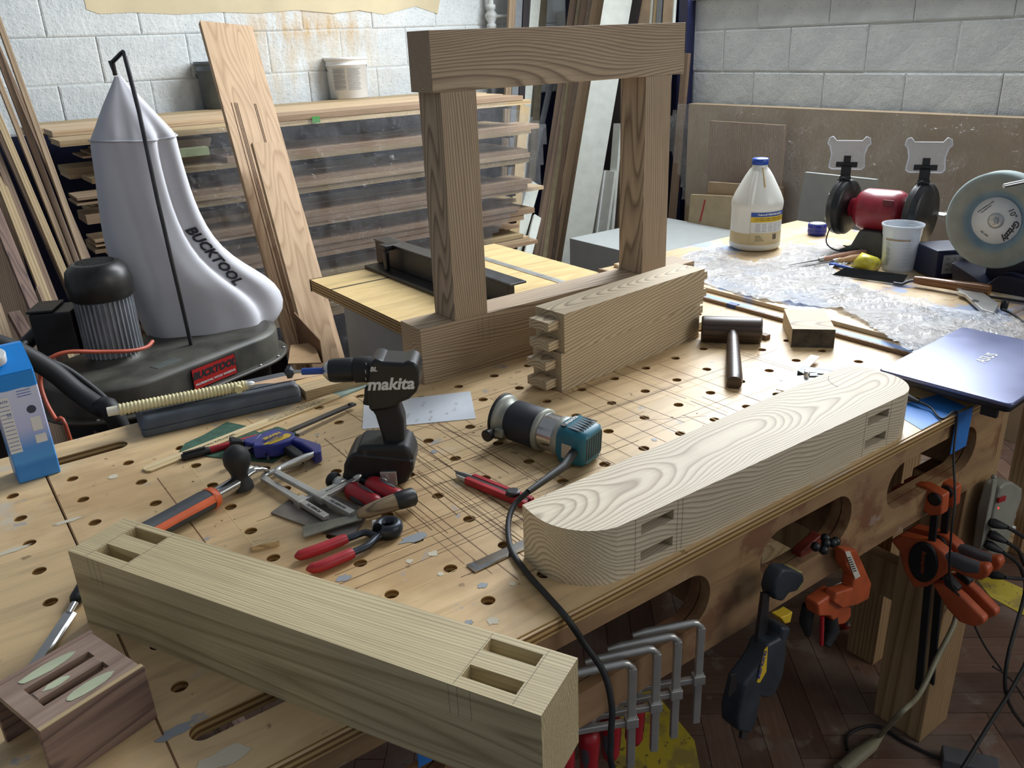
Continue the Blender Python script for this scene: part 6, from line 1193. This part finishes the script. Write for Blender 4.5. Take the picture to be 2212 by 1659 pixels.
# ================================================================== HANGING AT THE FRONT OF THE BENCH AND BELOW
def yp(pts, y, th, o=(0, 0), s=1.):       # outline in crop pixels on the plane y, extruded toward the viewer
    P = [Y(o[0] + a / s, o[1] + b / s, y) for a, b in pts]; return MB().prism([(p.x, p.z) for p in P], 0, th, M4(((1, 0, 0, 0), (0, 0, -1, y), (0, 1, 0, 0), (0, 0, 0, 1))))
oc = (1850, 850); os2 = 3.688; orangep = plain('orange_nylon', 'b5532c', .45, noise=.15)
def xp(pts, x0, th, o=(0, 0), s=1.):       # outline on a plane x = const, extruded toward the viewer
    P = [X(o[0] + a / s, o[1] + b / s, x0) for a, b in pts]; return MB().prism([(p.y, p.z) for p in P], -th, 0, M4(((0, 0, 1, x0), (1, 0, 0, 0), (0, 1, 0, 0), (0, 0, 0, 1))))
def trigger(label, dx, dy, y0):
    sh = lambda pts: [(a + dx, b + dy) for a, b in pts]
    t = thing('trigger_clamp', label, 'clamp', M4.Translation(X(oc[0] + (560 + dx) / os2, oc[1] + (800 + dy) / os2, y0)), 'orange trigger clamps hanging from the cutout')
    put('bar', xp(sh([(605, 930), (660, 930), (530, 2380), (475, 2340)]), y0 - .001, .007, oc, os2), black, t, W=True, bevel=.001)
    put('fixed_jaw', xp(sh([(330, 720), (480, 690), (600, 700), (750, 780), (735, 935), (640, 940), (560, 880), (420, 810), (350, 790)]), y0 + .012, .028, oc, os2), orangep, t, W=True, bevel=.004)
    put('jaw_disc', MB().lathe([(.0135, 0), (.0135, .002), (.010, .003)], frame(X(oc[0] + (622 + dx) / os2, oc[1] + (842 + dy) / os2, y0 - .0165), (0, 1, 0), z=(-1, 0, 0)), 24), black, t, W=True)
    put('jaw_pad', xp(sh([(300, 780), (430, 800), (560, 860), (540, 905), (430, 880), (300, 820)]), y0 + .010, .02, oc, os2), rubber, t, W=True, bevel=.003)
    b = put('body', xp(sh([(330, 1130), (400, 1090), (520, 1120), (660, 1150), (760, 1230), (800, 1300), (780, 1390), (700, 1450), (620, 1500), (520, 1510), (440, 1380), (400, 1220)]), y0 + .013, .030, oc, os2), orangep, t, W=True, bevel=.005)
    P0 = X(oc[0] + (535 + dx) / os2, oc[1] + (1340 + dy) / os2, y0 - .0175)
    put('round_cover', MB().lathe([(1, 0), (1, .003), (.9, .004)], frame(P0, (0, 1, 0), z=(-1, 0, 0)) @ M4.Diagonal((.030, .046, 1, 1)), 32), black, b, W=True)
    text('ratcheting', frame(P0 + V3((-.0043, 0, 0)), (0, .1, 1), z=(-1, 0, 0)), .0125, orangep, b, shear=.1)
    text('HD CLAMP', frame(P0 + V3((.008, -.0045, 0)), (0, 0, 1), z=(0, -1, 0)), .0065, orangep, b, shear=.1) if 0 else None
    put('upper_handle', xp(sh([(700, 1240), (800, 1260), (1000, 1330), (1080, 1330), (1105, 1390), (1070, 1440), (1020, 1460), (900, 1420), (780, 1370), (720, 1300)]), y0 + .011, .024, oc, os2), orangep, t, W=True, bevel=.006)
    put('handle_grip', xp(sh([(690, 1245), (800, 1255), (900, 1300), (1030, 1345), (1020, 1410), (900, 1400), (790, 1350), (700, 1310)]), y0 + .006, .022, oc, os2), grey, t, W=True, bevel=.006)
    put('lower_handle', xp(sh([(640, 1480), (760, 1480), (900, 1600), (1060, 1760), (1060, 1800), (980, 1830), (860, 1790), (760, 1680)]), y0 + .010, .022, oc, os2), orangep, t, W=True, bevel=.006)
    put('release_button', xp(sh([(730, 1420), (760, 1430), (850, 1530), (830, 1570), (740, 1500)]), y0 + .006, .020, oc, os2), rubber, t, W=True, bevel=.003)
trigger('orange trigger clamp hanging at the bench leg, the farther of the two', 95, -60, .196)
trigger('orange trigger clamp hanging at the bench leg, the nearer of the two', 0, 0, .137)
# angled orange clamp
s3 = 2.962; o3 = (1472, 1099)
t = thing('angle_clamp', 'reddish-orange clamp with bent arms gripping the bench front at the middle cutout', 'clamp', M4.Translation(Y(1800, 1280, -.60)))
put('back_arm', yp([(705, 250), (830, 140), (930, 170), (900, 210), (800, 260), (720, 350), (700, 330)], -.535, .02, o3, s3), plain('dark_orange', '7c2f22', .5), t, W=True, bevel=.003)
put('front_arm', yp([(970, 230), (1050, 230), (1145, 440), (1130, 540), (1050, 580), (960, 600), (900, 560), (920, 500), (1020, 470), (1030, 400), (980, 330)], -.575, .024, o3, s3), orangep, t, W=True, bevel=.004)
put('white_label', yp([(1045, 275), (1075, 270), (1142, 430), (1110, 450)], -.6, .001, o3, s3), plain('sticker_white', 'cfcabb', .5), t, W=True)
for k in range(7): put('barcode_bar', yp([(1062 + k * 6, 312 + k * 14), (1082 + k * 6, 308 + k * 14), (1084 + k * 6, 314 + k * 14), (1064 + k * 6, 318 + k * 14)], -.6013, .0004, o3, s3), ink, t, W=True)
put('pivot_body', yp([(780, 560), (900, 480), (1000, 590), (1000, 640), (960, 690), (900, 700), (860, 640), (790, 640)], -.56, .03, o3, s3), orangep, t, W=True, bevel=.005)
put('handle', MB().tube([Y(o3[0] + 955 / s3, o3[1] + 690 / s3, -.58), Y(o3[0] + 965 / s3, o3[1] + 780 / s3, -.585), Y(o3[0] + 925 / s3, o3[1] + 875 / s3, -.59)], [.012, .013, .008], 12), rubber, t, W=True)
put('handle', MB().tube([Y(o3[0] + 815 / s3, o3[1] + 620 / s3, -.56), Y(o3[0] + 795 / s3, o3[1] + 720 / s3, -.56), Y(o3[0] + 810 / s3, o3[1] + 800 / s3, -.56)], [.012, .012, .007], 12), rubber, t, W=True)
put('rod', MB().tube([Y(o3[0] + 900 / s3, o3[1] + 690 / s3, -.585), Y(o3[0] + 895 / s3, o3[1] + 870 / s3, -.585)], .004, 8), red, t, W=True)
ck_ = Y(o3[0] + 920 / s3, o3[1] + 225 / s3, -.585)
for k in range(7): put('cluster_knob', MB().ball(ck_ + V3((-.028 + k * .009, .006 * math.sin(k * 2), .006 * math.cos(k * 1.7))), .0085, n=8), black, t, W=True)
# dark one-handed clamp
nv = plain('slate_nylon', '2b333c', .5, noise=.25)
t = thing('trigger_clamp', 'dusty dark blue trigger clamp hanging between the bar clamps and the angled orange clamp', 'clamp', M4.Translation(Y(1640, 1400, -.62)))
put('hook_jaw', yp([(520, 400), (560, 340), (620, 340), (690, 370), (700, 410), (650, 480), (600, 490), (560, 545), (510, 530), (500, 480)], -.60, .028, o3, s3), nv, t, W=True, bevel=.005)
put('jaw_pad', yp([(640, 350), (690, 355), (700, 420), (670, 480), (640, 480), (655, 420)], -.598, .026, o3, s3), plain('cream_pad', '9d9058', .6), t, W=True, bevel=.003)
put('bar', yp([(505, 530), (545, 530), (530, 800), (395, 1470), (365, 1460), (470, 800)], -.612, .006, o3, s3), dkmetal, t, W=True)
put('yellow_pad', yp([(570, 660), (620, 640), (650, 620), (635, 690), (600, 700)], -.59, .02, o3, s3), yellow, t, W=True, bevel=.002)
put('body', yp([(530, 690), (590, 690), (560, 780), (560, 870), (540, 1000), (490, 1120), (440, 1140), (400, 1130), (370, 1300), (330, 1365), (250, 1340), (245, 1250), (290, 1050), (360, 960), (410, 880), (440, 800), (520, 760)], -.602, .036, o3, s3), nv, t, W=True, bevel=.006)
put('yellow_label', yp([(530, 900), (550, 880), (540, 1040), (500, 1110), (480, 1110)], -.6385, .001, o3, s3), yellow, t, W=True)
text('QUICK-GRIP', frame(Y(o3[0] + 515 / s3, o3[1] + 1000 / s3, -.6400), (-.25, 0, -.97), z=(0, -1, 0)), .009, navyp, t, bold=.0003)
put('handle_recess', yp([(310, 1060), (350, 1050), (345, 1150), (300, 1210), (290, 1180)], -.6385, .002, o3, s3), black, t, W=True, bevel=.001)
# power strip on the leg
ps = thing('power_strip', 'grey power strip with a red switch fixed upright to the front of the bench leg', 'power strip', M4.Translation(Y(2130, 1130, -.60)))
pm2 = plain('putty_plastic', '8e8f83', .45, noise=.06)
put('housing', yp([(1015, 700), (1060, 665), (1120, 660), (1195, 710), (1190, 790), (1150, 900), (1080, 1180), (1020, 1290), (910, 1270), (930, 1120), (960, 900)], -.580, .035, oc, os2), pm2, ps, W=True, bevel=.006, seg=3)
put('raised_rib', yp([(1075, 680), (1110, 680), (1100, 760), (1010, 1230), (975, 1240), (1060, 800)], -.6152, .004, oc, os2), pm2, ps, W=True, bevel=.002)
put('switch', yp([(1125, 830), (1180, 812), (1170, 850), (1115, 868)], -.6152, .004, oc, os2), red, ps, W=True)
lamp = NT('red_lamp'); lamp = lamp.done(srgb('ff4030'), .3, None, Emission_Color=srgb('ff4030'), Emission_Strength=1.5)
put('lamp', MB().ball(Y(oc[0] + 1130 / os2, oc[1] + 913 / os2, -.6152), .002, n=8), lamp, ps, W=True)
put('hanging_tab', MB().ball(Y(oc[0] + 1095 / os2, oc[1] + 668 / os2, -.598), .006, n=10), pm2, ps, W=True)
for k, (u, v, pts) in enumerate(((1095, 1035, [(1200, 1065), (1280, 1110), (1420, 1220)]), (1090, 1130, [(1190, 1180), (1290, 1250), (1340, 1370), (1420, 1500)]), (1060, 1210, [(1160, 1260), (1260, 1330), (1320, 1420), (1340, 1600)]), (1090, 1440, [(1180, 1465), (1290, 1475), (1420, 1480)]))):
    q0 = Y(oc[0] + u / os2, oc[1] + v / os2, -.628); tt = thing('plug', ('topmost', 'second', 'third', 'lowest')[k] + ' black plug and cord in the power strip on the bench leg', 'plug', M4.Translation(q0), 'plugs in the power strip')
    q1 = Y(oc[0] + pts[0][0] / os2, oc[1] + pts[0][1] / os2, -.65)
    put('plug_body', MB().tube([q0 - (q1 - q0).normalized() * .008, q0, q0.lerp(q1, .5), q1], [.010, .013, .010, .006], 10, flat=.8), rubber, tt, W=True)
    cp = [q1] + [Y(oc[0] + a / os2, oc[1] + b / os2, -.66) for a, b in pts[1:]]
    if k == 0: cp += [Y(2240, 1230, -.66), Y(2260, 1500, -.68)]
    if k == 1: cp += [Y(2225, 1400, -.70), Y(2190, 1480, -.72), Y(2140, 1560, -.74), Y(2085, 1650, -.76), Y(2060, 1690, -.76)]
    if k == 2: cp += [Y(2175, 1430, -.70), Y(2180, 1520, -.72), Y(2240, 1600, -.72)]
    put('cord', MB().tube(curve(cp, 5), .0042, 8), rubber, tt, W=True)
# beige extension cord with its end on the floor
bgp = plain('beige_plastic', '87826a', .5)
ex = thing('extension_cord', 'beige extension cord hanging past the bench leg, its socket end on the floor', 'cord', M4.Translation(Z(1840, 1640, -F)))
put('cord', MB().tube(curve([Y(2070, 1300, -.58), Y(2060, 1350, -.60), Y(2025, 1420, -.62), Y(1985, 1500, -.64), Y(1940, 1545, -.66), Z(1900, 1590, -F + .012)], 6), .0058, 8), bgp, ex, W=True)
put('socket_end', MB().tube([Z(1905, 1585, -F + .012), Z(1880, 1612, -F + .014), Z(1850, 1635, -F + .014), Z(1815, 1665, -F + .014)], [.007, .016, .018, .018], 8, flat=.8), bgp, ex, W=True)
put('floor_cable', MB().tube(curve([Z(1830, 1620, -F + .005), Z(1830, 1590, -F + .005), Z(1860, 1572, -F + .005), Z(1900, 1570, -F + .005), Z(1950, 1600, -F + .005), Z(2000, 1625, -F + .005), Z(2040, 1642, -F + .005)], 5), .004, 8), rubber, label='black cable looping on the floor around the foot of the bench leg', cat='cable')
M = frame(Z(2032, 1646, -F), Z(2110, 1665, -F) - Z(2032, 1646, -F), z=(0, 0, 1)); put('power_adapter', MB().box((0, -.02, 0), (.12, .03, .028)), grey, M=M, label='grey laptop power adapter on the floor beyond the bench leg', cat='adapter', bevel=.004)
# mobile base with red caster under the bench
tr = thing('rolling_base', 'white-topped wooden rolling base with a red caster, on the floor behind the bench leg', 'rolling base', M4.Translation(V3((.9, .3, -F))))
for z in (-.80,):
    a, b = Z(1845, 1305, z), Z(1935, 1262, z); dxy = (b - a).normalized(); M = frame(a, dxy, z=(0, 0, 1))
    put('white_board', MB().box((0, 0, -.012), (.75, .09, 0), M), white, tr, W=True); put('side_rail', MB().box((0, 0, -.07), (.75, .08, -.0125), M), lumber_p, tr, W=True); put('rear_rail', MB().box((0, .35, -.07), (.75, .43, 0), M), lumber_p, tr, W=True); put('cross_rail', MB().box((.60, .0905, -.07), (.68, .3495, 0), M), lumber_p, tr, W=True)
    put('caster_wheel', MB().lathe([(.008, -.012), (.024, -.010), (.024, .010), (.008, .012)], M @ T(.03, .04, -F + .025 + .80) @ M4.Rotation(math.pi / 2, 4, 'X'), 16), red, tr, W=True); put('caster_fork', MB().box((.015, .02, -.098), (.045, .06, -.0705), M), metal, tr, W=True)
t = thing('rolling_base', 'pale wooden frame rails on the floor to the right of the power strip', 'rolling base', M4.Translation(Z(2190, 1130, -.80)))
a, b = Z(2150, 1150, -.78), Z(2212, 1098, -.78); M = frame(a, b - a, z=(0, 0, 1)); put('white_board', MB().box((-.02, 0, -.01), (.5, .10, 0), M), white, t, W=True); put('side_rail', MB().box((-.02, -.0, -.14), (.5, .09, -.0105), M), lumber_t, t, W=True)
# little shavings
sv = MB()
for k in range(120):
    x, y = rnd.choice([(rnd.uniform(-1.2, .2), rnd.uniform(-.5, .4)), (rnd.gauss(-.95, .1), rnd.gauss(.1, .12))]); a = rnd.uniform(0, 6.28); l = rnd.uniform(.001, .0035)
    sv.box((-l, -.0005, 0), (l, .0007, .0008), T(x, y, .0003) @ rz(a))
put('wood_shavings', sv, lumber_p, label='tiny wood shavings scattered over the bench top', cat='shavings', kind='stuff')
